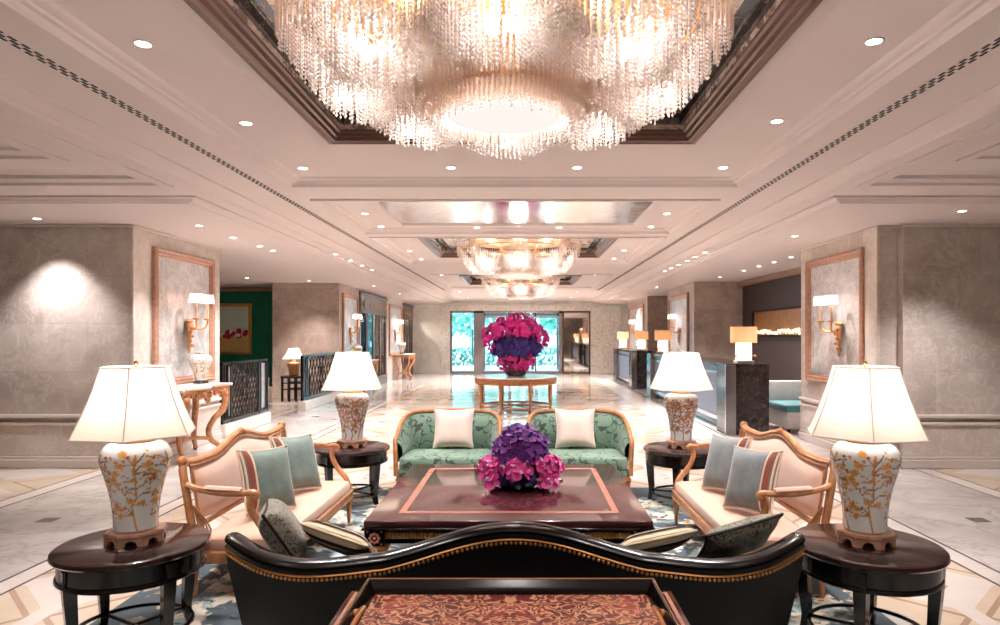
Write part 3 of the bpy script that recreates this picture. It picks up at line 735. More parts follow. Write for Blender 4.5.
# ================================================================== PEACH SETTEES
def turned_leg(mb, x, y, h, r=.026):
    mb.lathe([(r*.55,0.003),(r*.6,h*.05),(r*.5,h*.08),(r*.62,h*.2),(r*.95,h*.72),(r*.7,h*.78),(r*1.15,h*.82),(r*1.15,h*.86),(r*.8,h*.88),(r*1.2,h*.93),(r*1.2,h)], 12, (x,y,0))
def make_settee(label, loc, rz):
    t = thing('settee', label, 'settee', loc, rz, 'peach gilt settees')
    W = .88; yl = lambda z: -.235-.10*(z-.3)/.6
    def crest(x):
        a = abs(x); z = .855+.02*max(0, (a-.7)/.18)
        if a < .5: z += .085*(.5+.5*math.cos(PI*a/.5))
        return z
    mb = MB(); mb.cushion(-.86,.86,-.25,.30,.29,.385,.05,.022); mb.obj('seat', M['peach'], t)
    mb = MB(); mb.box(-.87,.87,.265,.312,.225,.305,.01); mb.box(-.87,.87,-.285,-.24,.225,.305,.01)
    for s in (-1,1): mb.box(s*.83,s*.878,-.27,.30,.225,.305,.01)
    mb.tube([(-.86,.315,.295),(.86,.315,.295)], .008, 6); mb.tube([(-.86,.315,.235),(.86,.315,.235)], .007, 6)
    mb.obj('seat_rail', M['gilt_wood'], t)
    for x in (-.84,.84):
        for y in (.285,-.265): mb = MB(); turned_leg(mb, x, y, .235); mb.obj('leg', M['gilt_wood'], t)
    # upholstered back
    mb = MB(); nu, nv = 24, 8
    for off in (.05, -.025):
        def fn(u, v):
            x = -.80+1.6*u; zt = crest(x)-.03; zb = .46+.03*abs(2*u-1)**3; z = zb+(zt-zb)*v
            e = (max(0, 1-(2*u-1)**6)*max(0, 1-(2*v-1)**4))**.5
            return (x, yl(z)+off*e, z)
        mb.sheet(fn, nu, nv)
    mb.obj('backrest', M['peach'], t)
    # carved frame
    mb = MB(); path = [(-W, yl(z), z) for z in (.30,.45,.6,.75,.83)]
    path += [(x, yl(crest(x)), crest(x)) for x in np.linspace(-W+.03, W-.03, 41)]
    path += [(W, yl(z), z) for z in (.83,.75,.6,.45,.30)]
    mb.tube(path, .026, 8); mb.tube([(-W, yl(.45), .45), (W, yl(.45), .45)], .018, 8)
    mb.tube([(x, yl(crest(x))+.02, crest(x)-.022) for x in np.linspace(-.82,.82,41)], .008, 6)
    for s in (-1,1):
        mb.ball((s*.87, yl(.88), .885), .034, 10, 6)
        mb.tube([(s*.80, yl(.47)+.02, .47), (s*.81, yl(.6)+.02, .6), (s*.80, yl(.82)+.02, .82)], .009, 6)
    for k in range(-3, 4): mb.ball((k*.028, yl(.95)+.015, crest(0)+.018-abs(k)*.008), .022-.002*abs(k), 8, 6, 0, (.8,.8,1.2))
    mb.obj('back_frame', M['gilt_wood'], t)
    for s in (-1,1):
        mb = MB()
        mb.tube(spline([(s*.88, yl(.74), .74), (s*.905,-.22,.715), (s*.91,-.08,.69), (s*.905,.06,.685), (s*.90,.14,.69), (s*.90,.165,.672), (s*.90,.145,.655)], 5), .021, 8)
        mb.tube(spline([(s*.90,.13,.675), (s*.90,.115,.60), (s*.885,.17,.49), (s*.87,.25,.40), (s*.865,.285,.30)], 5), [.022]*10+[.025]*11, 8)
        for k in range(5): mb.tube(spline([(s*.885, yl(.5)+.03+k*.012, .33), (s*.885, yl(.5)+.05+k*.02, .45), (s*.885, yl(.5)+.02, .60)], 4), .006, 5)
        a = mb.obj('arm', M['gilt_wood'], t)
        mb = MB(); mb.tube(spline([(s*.908,-.17,.722), (s*.91,-.08,.716), (s*.906,.03,.710), (s*.905,.07,.704)], 4), [.016]+[.027]*11+[.016], 8, False, 0, 1.0, .7); mb.obj('arm_pad', M['peach'], a)
    return t
SL = (XC-1.76, 5.10); SR = (XC+1.75, 5.08)
se = make_settee('gilt peach settee with two sage velvet pillows, on the lattice screen side', (*SL, FZ), -PI/2)
dup(se, (*SR, FZ), PI/2, 'gilt peach settee with two slate velvet pillows, on the reception desk side')

# ---- pillows
def pillow_pts(w, h, th):
    def fn(sgn):
        def g(u, v):
            a, b = 2*u-1, 2*v-1
            e = max(0, (1-a**4)*(1-b**4))**.55
            x = w/2*a*(1-.09*(1-b*b)); z = h/2+h/2*b*(1-.09*(1-a*a))
            return (x, sgn*th/2*e, z)
        return g
    return fn
def make_pillow(name, label, loc, rot, w, h, th, mats, style, group=None):
    o = None; fn = pillow_pts(w, h, th)
    mb = MB(); mb.sheet(fn(1), 16, 16); n0 = len(mb.v); mb.sheet(fn(-1), 16, 16)
    root = mb.obj(name, mats[0]); root.location = loc; root.rotation_euler = rot; tag(root, label, 'pillow', group)
    edge = [fn(1)(i/16, 0) for i in range(16)]+[fn(1)(1, i/16) for i in range(16)]+[fn(1)(1-i/16, 1) for i in range(16)]+[fn(1)(0, 1-i/16) for i in range(16)]
    if style != 'plain':
        mb = MB(); mb.tube(edge, .0075, 6, True); mb.obj('piping', mats[1], root)
    else:
        mb = MB(); mb.tube(edge, .004, 6, True); mb.obj('seam', mats[0], root)
    if style in ('near', 'far'):    # braid band down one side, with pale cords
        s = 1 if style == 'near' else -1
        def band(a0, a1, lift):
            def g(u, v):
                a = (a0+(a1-a0)*u)*s*.5+.5; p = fn(1)(a, .02+.96*v); return (p[0], p[1]+lift, p[2])
            return g
        mb = MB(); mb.sheet(band(.76,.92,.006), 3, 16); mb.obj('braid', mats[2], root)
        mb = MB()
        for a in (.72, .96): mb.tube([fn(1)(a*s*.5+.5, .03+.94*k/16) for k in range(17)], .008, 6)
        mb.obj('cord', M['pale_cord'], root)
    if style == 'ribbon':
        mb = MB()
        for sg in (-1, 1): mb.sheet(lambda u, v: (lambda p: (p[0], p[1]+sg*.003, p[2]+.001))(fn(sg)(.01+.98*u, .72+.275*v)), 16, 5)
        mb.obj('silk_band', mats[1], root)
        mb = MB()
        for a in (.78,.91): mb.sheet(lambda u, v: (lambda p: (p[0], p[1]-.007, p[2]))(fn(-1)(.02+.96*u, a+.05*v)), 16, 2)
        for a in (.78,.91): mb.sheet(lambda u, v: (lambda p: (p[0], p[1]+.007, p[2]))(fn(1)(.02+.96*u, a+.05*v)), 16, 2)
        mb.obj('ribbon', mats[2], root)
    return root
ZSEAT = FZ+.40
def lean_pos(rz): return None
make_pillow('velvet_pillow', 'sage velvet pillow nearer the black sofa on the left peach settee', (SL[0]+.05, 4.74, ZSEAT+.03), (math.radians(16), math.radians(-4), math.radians(-116)), .46,.46,.15, (M['teal'], M['pale_cord'], M['rust']), 'near', 'velvet settee pillows')
make_pillow('velvet_pillow', 'sage velvet pillow farther from the black sofa on the left peach settee', (SL[0]+.05, 5.36, ZSEAT+.03), (math.radians(18), math.radians(-4), math.radians(-116)), .46,.46,.15, (M['teal'], M['pale_cord'], M['rust']), 'near', 'velvet settee pillows')
make_pillow('velvet_pillow', 'slate velvet pillow nearer the black sofa on the right peach settee', (SR[0]-.06, 4.72, ZSEAT+.03), (math.radians(18), math.radians(4), math.radians(116)), .46,.46,.15, (M['slate'], M['pale_cord'], M['rust']), 'far', 'velvet settee pillows')
make_pillow('velvet_pillow', 'slate velvet pillow farther from the black sofa on the right peach settee', (SR[0]-.06, 5.34, ZSEAT+.03), (math.radians(18), math.radians(4), math.radians(114)), .46,.46,.15, (M['slate'], M['pale_cord'], M['rust']), 'far', 'velvet settee pillows')

# ================================================================== GREEN ARMCHAIRS
def make_armchair(label, loc):
    t = thing('armchair', label, 'armchair', loc, PI, 'green damask armchairs')
    half = [(-.545,.24,.60),(-.545,.10,.655),(-.535,-.06,.745),(-.50,-.20,.80),(-.42,-.31,.832),(-.25,-.355,.842),(0,-.365,.846)]
    P = spline(half+[(-x,y,z) for x, y, z in reversed(half[:-1])], 5)
    mb = MB(); front = spline([(-.525,.30,.24),(-.53,.285,.40),(-.54,.265,.54),(-.545,.24,.60)], 4)
    full = front[:-1]+P+[Vector((-p.x,p.y,p.z)) for p in reversed(front[:-1])]
    mb.tube(full, .024, 8); mb.obj('back_frame', M['gilt_wood'], t)
    mb = MB(); n = len(P)
    def surf(off):
        def g(u, v):
            i = u*(n-1); k = min(int(i), n-2); p = P[k].lerp(P[k+1], i-k)
            q = Vector((p.x*.97, p.y*.95+.01, .36)); r = q.lerp(p, v); e = math.sin(PI*min(max(v,0),1))**.5 if 0 < v < 1 else 0
            c = Vector((r.x, r.y-.1, 0)); c = c.normalized() if c.length > 0 else c
            return (r.x-c.x*off*e, r.y-c.y*off*e, r.z-.01*v)
        return g
    mb.sheet(surf(.07), 60, 8); mb.sheet(surf(-.015), 60, 8); mb.obj('backrest', M['green_damask'], t)
    mb = MB(); mb.cushion(-.50,.50,-.30,.32,.29,.425,.08,.03); mb.obj('seat', M['green_damask'], t)
    mb = MB(); mb.cushion(-.53,.53,-.33,.315,.20,.30,.08,.0); mb.obj('seat_rail', M['green_damask'], t)
    mb = MB(); mb.box(-.52,.52,.30,.328,.195,.225,.006); mb.obj('apron', M['gilt_wood'], t)
    for x in (-.5,.5):
        for y in (.29,-.29): mb = MB(); turned_leg(mb, x, y, .21, .026); mb.obj('leg', M['gilt_wood'], t)
    return t
GL, GR = (-.80, 7.12), (.58, 7.12)
ac = make_armchair('green damask gilt armchair with cream pillow, nearer the left peach settee', (*GL, FZ))
dup(ac, (*GR, FZ), PI, 'green damask gilt armchair with cream pillow, nearer the right peach settee')
make_pillow('cream_pillow', 'cream square pillow on the left green armchair', (GL[0]+.03, GL[1]+.05, FZ+.47), (math.radians(-16),0,0), .44,.43,.14, (M['cream'],), 'plain', 'cream armchair pillows')
make_pillow('cream_pillow', 'cream square pillow on the right green armchair', (GR[0]-.02, GR[1]+.05, FZ+.47), (math.radians(-16),0,0), .44,.43,.14, (M['cream'],), 'plain', 'cream armchair pillows')

# ================================================================== COFFEE TABLE
CT = (-.10, 5.17); TW, TL, TZ = .93, .94, .50
t = thing('coffee_table', 'large square mahogany coffee table with pale inlay border and gilt corners', 'coffee table', (*CT, FZ))
mb = MB(); mb.box(-TW,TW,-TL,TL,TZ-.045,TZ,.008,2); mb.obj('tabletop', M['mahogany'], t)
mb = MB(); ins = .19; bw = .045
for (a, b, c, d) in ((-TW+ins,TW-ins,-TL+ins,-TL+ins+bw),(-TW+ins,TW-ins,TL-ins-bw,TL-ins),(-TW+ins,-TW+ins+bw,-TL+ins+bw,TL-ins-bw),(TW-ins-bw,TW-ins,-TL+ins+bw,TL-ins-bw)):
    mb.box(a,b,c,d,TZ-.002,TZ+.0012)
mb.obj('inlay', M['inlay'], t, smooth=False)
mb = MB(); mb.box(-TW-.012,TW+.012,-TL-.012,TL+.012,TZ-.06,TZ-.044,.005); mb.box(-TW+.05,TW-.05,-TL+.05,TL-.05,TZ-.16,TZ-.06)
mb.obj('apron', M['ebony'], t)
for s in (-1,1):
    for ax in 'xy':
        mb = MB(); L = (TW if ax == 'x' else TL)-.13; n = 70
        for k in range(n):
            c = -L+2*L*(k+.5)/n; o = s*((TL if ax == 'x' else TW)-.045)
            p = (c, o, TZ-.105) if ax == 'x' else (o, c, TZ-.105)
            mb.ball(p, .026, 6, 5, 0, (.6 if ax == 'x' else .6, .6, 1))
        mb.obj('gilt_reeding', M['gold'], t)
for sx in (-1,1):
    for sy in (-1,1):
        x, y = sx*(TW-.07), sy*(TL-.07)
        mb = MB(); mb.box(x-.065,x+.065,y-.065,y+.065,TZ-.165,TZ-.06,.004); mb.box(x-.05,x+.05,y-.05,y+.05,0.0,TZ-.20,.006); lg = mb.obj('leg', M['ebony'], t)
        mb = MB(); mb.box(x-.085,x+.085,y-.085,y+.085,TZ-.20,TZ-.172,.009,2); mb.box(x-.06,x+.06,y-.06,y+.06,TZ-.172,TZ-.163); mb.obj('gilt_collar', M['gold'], lg)
        mb = MB()
        for dx, dy in ((0, sy), (sx, 0)):
            c = Vector((x+dx*.067, y+dy*.067, TZ-.112))
            mb.ball(c, .012, 8, 6)
            for k in range(8):
                a = 2*PI*k/8; e = Vector((math.cos(a)*abs(dy), math.cos(a)*abs(dx), math.sin(a)))*.028
                mb.ball(c+e, .012, 6, 5)
            for (q, r2) in ((-1,-1),(1,-1),(-1,1),(1,1)):
                mb.ball(c+Vector((q*.045*abs(dy), q*.045*abs(dx), r2*.04)), .008, 6, 4)
        mb.obj('rosette', M['inlay'], lg)

# ================================================================== FLOWERS
def petal(mb, a, L, Wd, lift, mi=0, curl=.3):
    ca, sa = math.cos(a), math.sin(a); vs = []
    for k, (l, wv) in enumerate(((.05,.15),(.35,.8),(.7,1.0),(.95,.6),(1.05,.12))):
        for s in (-1,0,1):
            x = L*l; y = s*Wd*wv/2; z = lift*l - curl*L*l*l*.5 + (abs(s)*Wd*.12)
            vs.append((x*ca-y*sa, x*sa+y*ca, z))
    mb.add(vs, [(k*3+i, k*3+i+1, k*3+i+4, k*3+i+3) for k in range(4) for i in range(2)], mi)
def orchid_mesh(name, m1, m2):
    mb = MB()
    for k in range(3): petal(mb, PI/2+k*2*PI/3, .052, .036, .016)
    for k in range(2): petal(mb, PI*k, .056, .062, .02)
    mb.ball((0,-.008,.014), .012, 6, 5, 1); petal(mb, -PI/2, .03, .022, .03, 1, -.3)
    return mb.mesh(name, [m1, m2])
def floret_mesh(name, m1):    # a hydrangea head: a dome of small four-petalled florets
    mb = MB(); n = 46
    mb.ball((0,0,0), .045, 8, 6)
    for i in range(n):
        z = 1-1.6*(i+.5)/n; r = math.sqrt(max(0, 1-z*z)); a = i*2.39996
        d = Vector((r*math.cos(a), r*math.sin(a), z)); b = len(mb.v)
        for k in range(4): petal(mb, k*PI/2+i, .02, .018, .006)
        mb.xf(Matrix.Translation(d*.055) @ d.to_track_quat('Z','Y').to_matrix().to_4x4(), b)
    return mb.mesh(name, m1)
OR_P = orchid_mesh('orchid', M['pink'], M['pale_pink']); OR_V = orchid_mesh('orchid', M['purple'], M['violet']); OR_M = orchid_mesh('orchid', M['magenta'], M['pink']); HY = floret_mesh('hydrangea', M['violet'])
mb = MB()
petal(mb, 0, .12, .045, .03); LEAF = mb.mesh('leaf', M['leaf'])
def bloom(name, me, parent, p, d, scale):
    o = link(name, me, parent, p); o.rotation_mode = 'QUATERNION'
    o.rotation_quaternion = Vector(d).normalized().to_track_quat('Z', 'Y') @ Matrix.Rotation(random.uniform(0, 2*PI), 3, 'Z').to_quaternion(); o.scale = (scale,)*3
    return o
def dome(n, zmin, zmax, phi0=0):
    for i in range(n):
        z = zmin+(zmax-zmin)*(i+.5)/n; r = math.sqrt(max(0, 1-z*z)); a = i*2.39996+phi0
        yield Vector((r*math.cos(a), r*math.sin(a), z))
FL = (-.03, 5.22)
t = thing('flower_arrangement', 'low bowl of pink orchids and purple blossoms on the coffee table', 'flowers', (*FL, FZ+TZ+.002))
mb = MB(); mb.lathe([(.05,0),(.10,.004),(.15,.05),(.155,.075),(.148,.075),(.10,.02),(.02,.015)], 28); mb.obj('bowl', M['clear_glass'], t)
mb = MB(); mb.ball((0,0,.13), .15, 14, 10, 0, (1.2,1.1,.75)); mb.obj('moss_core', M['leaf'], t)
for d in dome(84, -.1, .98):
    q_ = random.uniform(.82,1.08); bloom('purple_orchid', OR_V, t, (d.x*.21*q_, d.y*.19*q_, .23+d.z*.23*q_), d+Vector((0,-.3,.2)), random.uniform(.85,1.2))
for c, n, R in (((-.22,-.10,.15),9,.09), ((-.02,-.19,.15),10,.10), ((.20,-.12,.17),9,.10), ((.22,-.16,.07),6,.07), ((-.2,-.16,.07),4,.06), ((.12,.2,.14),6,.09), ((-.16,.2,.14),6,.09), ((.24,.08,.13),5,.08)):
    for d in dome(n, -.3, .95, random.uniform(0,6)):
        d2 = (d+Vector((c[0]*2, c[1]*4, .1))).normalized(); bloom('pink_orchid', OR_P, t, (c[0]+d2.x*R*.9, c[1]+d2.y*R*.7, max(c[2]+d2.z*R*.8, .085)), d2, random.uniform(.95,1.25))
for k in range(11):
    a = 2*PI*k/11; bloom('hydrangea', HY, t, (.19*math.cos(a), .18*math.sin(a), .075), (math.cos(a), math.sin(a), .3), random.uniform(.8,1.0))
for k in range(10):
    a = 2*PI*k/10+.2; bloom('leaf', LEAF, t, (.20*math.cos(a), .19*math.sin(a), .06), (math.cos(a)*.3, math.sin(a)*.3, 1), 1.0)
# large arrangement on the round table
RT = (-.19, 15.2); RTZ = .78
t = thing('flower_arrangement', 'tall magenta and violet flower arrangement on the round gilt table', 'flowers', (*RT, RTZ+.004))
mb = MB(); mb.lathe([(.16,0),(.22,.01),(.26,.10),(.29,.2),(.27,.2),(.22,.05),(.02,.04)], 28); mb.obj('bowl', M['mahogany'], t)
mb = MB(); mb.ball((0,0,.62), .38, 16, 12, 0, (1,1,1.2)); mb.obj('moss_core', M['leaf'], t)
CL = [(-.50,-.10,.98,.21),(-.30,-.22,1.06,.20),(-.08,-.25,1.14,.19),(.16,-.24,1.10,.20),(.36,-.16,1.00,.20),(0,.1,1.20,.22),(-.3,.25,1.05,.22),(.3,.25,1.05,.22)]
for cx, cy, cz, R0 in CL:
    for d in dome(11, -.7, .95, cx*9):
        q_ = random.uniform(.8,1.15); bloom('magenta_orchid', OR_M, t, (cx+d.x*R0*q_, cy+d.y*R0*q_, cz+d.z*R0*q_), d+Vector((cx, cy-.2, .2)), random.uniform(1.9,2.5))
for cx, cy in ((-.24,-.16),(.0,-.26),(.24,-.16),(-.15,.2),(.15,.2)):
    for d in dome(10, -.9, .9, cx*7):
        q_ = random.uniform(.85,1.15); bloom('lower_orchid', OR_M, t, (cx+d.x*.13*q_, cy+d.y*.12*q_, .32+d.z*.17*q_), d+Vector((cx, cy, 0)), random.uniform(1.8,2.3))
for d in dome(48, -.8, .7, 1):
    q_ = random.uniform(.72,1.15); bloom('hydrangea', HY, t, (d.x*.44*q_, d.y*.42*q_, .66+d.z*.22*q_), d, random.uniform(1.6,2.3))
for sx in (-1,1):
    for k in range(9):
        a = k/8; bloom('orchid_spray', OR_M, t, (sx*(.42+.27*math.sin(PI*a*.9)), -.12+.1*(k % 2), 1.14-.50*a), (sx, -.6, .2), 2.2)

# ================================================================== ROUND GILT TABLE
t = thing('round_table', 'round gilt table with marble top, centred behind the green armchairs', 'table', (*RT, 0))
mb = MB(); mb.lathe([(.80,RTZ-.03),(.95,RTZ-.03),(.97,RTZ-.015),(.96,RTZ),(.1,RTZ)], 64); mb.obj('tabletop', M['white_marble'], t)
mb = MB(); mb.lathe([(.88,RTZ-.03),(.94,RTZ-.035),(.95,RTZ-.05),(.92,RTZ-.06),(.92,RTZ-.14),(.94,RTZ-.15),(.94,RTZ-.165),(.90,RTZ-.17),(.86,RTZ-.1)], 64, cap=False)
for k in range(90): a = 2*PI*k/90; mb.ball((.925*math.cos(a), .925*math.sin(a), RTZ-.10), .022, 6, 5)
mb.obj('apron', M['gilt_wood'], t)
for k in range(8):
    a = PI/8+k*PI/4; mb = MB(); x, y = .86*math.cos(a), .86*math.sin(a)
    mb.lathe([(.02,.004),(.034,.02),(.034,.05),(.024,.07),(.028,.15),(.040,.52),(.030,.54),(.046,.56),(.046,.58),(.036,.59),(.05,.61),(.05,.64)], 12, (x,y,0)); mb.obj('leg', M['gilt_wood'], t)
mb = MB(); mb.tube([(.80*math.cos(2*PI*i/48), .80*math.sin(2*PI*i/48), .11) for i in range(48)], .026, 6, True)
for k in range(4): a = PI/8+k*PI/4; mb.tube([(.84*math.cos(a), .84*math.sin(a), .11), (-.84*math.cos(a), -.84*math.sin(a), .11)], .018, 6)
mb.obj('stretcher', M['gilt_wood'], t)

# ================================================================== BLACK SOFA
BS = (-.045, 3.0)
t = thing('sofa', 'black leather camelback sofa with brass nailhead trim, seen from behind', 'sofa', (*BS, FZ))
def plan(x):
    a = abs(x); return .015*(a/.9)**2 if a < .85 else .014+.26*((a-.85)/.59)**2
def ztop(x):
    a = abs(x)
    if a < .62: return .797-.145*(.25*(1-math.cos(PI*a/.64))+.58*(1-math.cos(PI*a/1.36)))
    return .655-.036*math.sin(PI*min((a-.62)/.80, 1))+.012*max(0, (a-1.2)/.23)
xs = list(np.linspace(-1.44, 1.44, 97))
def nrm(x):
    e = .01; d = Vector((2*e, plan(x+e)-plan(x-e), 0)).normalized(); return Vector((-d.y, d.x, 0))
rg = []
for x in xs:
    p = Vector((x, plan(x), 0)); n_ = nrm(x); zt = ztop(x); th = .14
    q = lambda off, z, k: (p+n_*off+Vector((-p.x*.07*k, .03*k, z)))[:]
    rg.append([q(.02,.10,1), q(.004,.25,.7), q(0,zt-.16,.2), q(0,zt-.02,0), q(.03,zt,0), q(.09,zt-.01,0), q(th,zt-.06,0), q(th+.02,zt-.2,.2), q(th+.02,.16,.4)])
mb = MB(); mb.loft(rg); mb.obj('backrest', M['leather'], t)
mb = MB(); pts = [(Vector((x, plan(x), ztop(x)+.004))+nrm(x)*.045)[:] for x in xs]
mb.tube(pts, .034, 10, False, 0, 1.3, .8)
for s in (0,-1): mb.ball(pts[s], .036, 10, 8, 0, (1.2,1.2,.85))
mb.obj('top_rail', M['ebony'], t)
mb = MB(); d = 0; last = None
for x in np.linspace(-1.42, 1.42, 900):
    p = Vector((x, plan(x), ztop(x)-.052))-nrm(x)*.002
    if last is None or (p-last).length > .022: mb.ball(p, .0085, 6, 5); last = p
mb.obj('nailhead_trim', M['brass'], t)
mb = MB(); mb.tube([(Vector((x, plan(x), ztop(x)-.036))-nrm(x)*.001)[:] for x in xs], .005, 6); mb.obj('piping', M['brass'], t)
mb = MB(); mb.cushion(-1.26,1.26,.19,.80,.27,.42,.08,.03); mb.obj('seat', M['leather'], t)
mb = MB(); mb.cushion(-1.24,1.24,.12,.74,.13,.28,.08,0); mb.obj('seat_base', M['leather'], t)
for x in (-1.18,1.18):
    for y in (.16,.70): mb = MB(); turned_leg(mb, x, y, .14, .03); mb.obj('leg', M['ebony'], t)
SZ = FZ+.455
R_ = math.radians
make_pillow('damask_pillow', 'grey-green damask pillow in the left corner of the black sofa', (-1.22, 3.60, SZ+.03), (R_(32), R_(0), R_(-72)), .40,.34,.17, (M['grey_damask'], M['cord']), 'piped')
make_pillow('silk_pillow', 'gold silk pillow with dark ribbons beside the left damask pillow', (-.97, 3.68, SZ+.05), (R_(60), R_(15), R_(-10)), .38,.34,.11, (M['gold_silk'], M['ivory_silk'], M['cord']), 'ribbon')
make_pillow('damask_pillow', 'grey-green damask pillow in the right corner of the black sofa', (1.13, 3.62, SZ+.05), (R_(50), R_(-13), R_(8)), .42,.36,.12, (M['grey_damask'], M['cord']), 'piped')
make_pillow('silk_pillow', 'gold silk pillow with dark ribbons beside the right damask pillow', (.68, 3.70, SZ+.045), (R_(64), R_(-9), R_(8)), .40,.34,.11, (M['gold_silk'], M['ivory_silk'], M['cord']), 'ribbon')

# ================================================================== SOFA TABLE WITH TRAY
ST = (-.055, 2.32)
t = thing('sofa_table', 'brown wooden table behind the black sofa, carrying the red paisley tray', 'table', (*ST, FZ))
hz = .60
mb = MB(); mb.box(-.685,.685,-.50,.50,hz-.035,hz,.008,2); mb.obj('tabletop', M['mahogany'], t)
mb = MB()
for s in (-1,1):
    mb.box(s*.645,s*.66,-.46,.46,hz-.001,hz+.0015); mb.box(-.66,.66,s*.46,s*.475,hz-.001,hz+.0015)
mb.obj('inlay', M['inlay'], t, smooth=False)
mb = MB(); mb.box(-.64,.64,-.46,.46,hz-.12,hz-.035); mb.obj('apron', M['dark_wood'], t)
for x in (-.62,.62):
    for y in (-.43,.43): mb = MB(); mb.loft([[(x+a*r,y+b*r,z) for a, b in ((-1,-1),(1,-1),(1,1),(-1,1))] for r, z in ((.018,0),(.03,hz-.12),(.03,hz-.04))]); mb.obj('leg', M['dark_wood'], t)
t = thing('tray', 'black lacquer tray with red and gold paisley surface and brass handles', 'tray', (ST[0], ST[1]-.02, FZ+hz+.002))
TX, TY = .60, .46
mb = MB(); mb.box(-TX+.03,TX-.03,-TY+.03,TY-.03,.012,.018); mb.obj('paisley_panel', M['paisley'], t, smooth=False)
mb = MB(); mb.loft([[(a*(TX-o),b*(TY-o),z) for a, b in ((-1,-1),(1,-1),(1,1),(-1,1))] for o, z in ((.03,0),(.012,.03),(0,.07),(.014,.07),(.028,.045),(.042,.017),(.042,.0))], True, False, True); mb.box(-TX+.04,TX-.04,-TY+.04,TY-.04,0,.011)
mb.obj('rim', M['ebony'], t)
mb = MB(); o = .005
mb.tube([(-TX+o,-TY+o,.071),(TX-o,-TY+o,.071),(TX-o,TY-o,.071),(-TX+o,TY-o,.071)], .003, 6, True); mb.obj('rim_line', M['gold'], t)
for s in (-1,1):
    mb = MB(); x = s*(TX-.03); mb.tube(spline([(x,.16,.05),(x-s*.03,.15,.075),(x-s*.035,.10,.085),(x-s*.035,0,.088),(x-s*.035,-.10,.085),(x-s*.03,-.15,.075),(x,-.16,.05)], 5), .009, 8)
    for y in (.16,-.16): mb.ball((x,y,.05), .016, 8, 6)
    mb.obj('handle', M['brass'], t)

# ================================================================== WALL MIRRORS AND SCONCES
def make_mirror(label, x, y0, y1, z0, z1, s):   # s: +1 faces +x
    t = thing('wall_mirror', label, 'wall mirror', (x, (y0+y1)/2, z0), 0, 'antiqued wall mirrors')
    w = (y1-y0)/2; h = z1-z0
    mb = MB()
    def rc(d, o): return [(s*o, -w+d, d), (s*o, w-d, d), (s*o, w-d, h-d), (s*o, -w+d, h-d)]
    mb.loft([rc(0,.002), rc(0,.05), rc(.03,.065), rc(.05,.05), (rc(.08,.055)), rc(.10,.03), rc(.115,.03), rc(.12,.012)], True, False); mb.obj('frame', M['rose_wood'], t, smooth=False)
    mb = MB(); mb.box(s*.002, s*.014, -w+.11, w-.11, .11, h-.11); mb.obj('mirror_panel', M['antique'], t, smooth=False)
def make_sconce(label, p, s):
    t = thing('wall_sconce', label, 'wall sconce', p, 0 if s > 0 else PI, 'two-armed gilt wall sconces')
    mb = MB()
    mb.lathe([(.008,-.42),(.03,-.40),(.025,-.36),(.045,-.33),(.035,-.28),(.06,-.12),(.075,.0),(.06,.04),(.085,.06),(.06,.09),(.02,.10)], 10, (.05,0,0), 0, 0, True, .6, 1)
    for k in range(5): mb.ball((.085, (-1)**k*.03, -.30+.07*k), .026, 6, 5)
    mb.obj('back_plate', M['gilt_wood'], t)
    for q in (-1, 1):
        mb = MB(); mb.tube(spline([(.06,0,.0),(.14,q*.05,-.06),(.22,q*.13,-.04),(.24,q*.17,.04),(.24,q*.17,.08)], 5), .014, 7)
        mb.lathe([(.012,.07),(.05,.085),(.055,.10),(.02,.105)], 12, (.24,q*.17,0)); a = mb.obj('arm', M['gold'], t)
        mb = MB(); mb.lathe([(.022,.10),(.022,.30),(.012,.31)], 10, (.24,q*.17,0)); mb.obj('candle', M['alabaster'], a)
        mb = MB(); mb.lathe([(.10,.33),(.085,.46)], 20, (.24,q*.17,0), cap=False); mb.obj('sconce_shade', M['pink_shade'], a)
        mb = MB(); mb.ball((.24,q*.17,.385), .018, 8, 6, 0, (1,1,1.5)); mb.obj('bulb', M['bulb'], a)
        lamp('sconce_glow', 'POINT', (.24,q*.17,.41), 1.3, (1,.86,.76), t, shadow_soft_size=.03)
make_mirror('tall antiqued mirror in a wooden frame behind the gilt console with the crackled vase', XL, 8.95, 10.68, .99, 2.92, 1)
make_mirror('tall antiqued mirror in a wooden frame on the right stone pier', XR, 8.92, 10.72, .98, 2.90, -1)
make_mirror('antiqued mirror on the pier between the lattice screen and the dark shop doors', XL, 18.3, 20.0, 0.95, 2.9, 1)
make_mirror('antiqued mirror on the far left pier beyond the shop doors', XL, 24.6, 27.2, 0.95, 2.9, 1)
make_mirror('antiqued mirror on the taupe pier behind the first reception desk', 4.55, 18.2, 20.6, 0.95, 2.9, -1)
make_mirror('antiqued mirror on the farthest taupe pier beside the end wall', 4.45, 24.4, 27.8, 0.95, 2.9, -1)
make_sconce('two-armed gilt sconce on the left mirror above the crackled vase', (XL+.014, 9.83, 1.86), 1)
make_sconce('two-armed gilt sconce on the right mirror above the right peach settee', (XR-.014, 9.55, 1.82), -1)
make_sconce('two-armed gilt sconce on the mirror just before the dark shop doors', (XL+.014, 19.0, 1.86), 1)
make_sconce('two-armed gilt sconce on the far left mirror beyond the shop doors', (XL+.014, 25.6, 1.86), 1)
make_sconce('two-armed gilt sconce on the taupe pier behind the first reception desk', (4.536, 19.1, 1.86), -1)
make_sconce('two-armed gilt sconce on the farthest taupe pier beside the end wall', (4.436, 25.6, 1.86), -1)

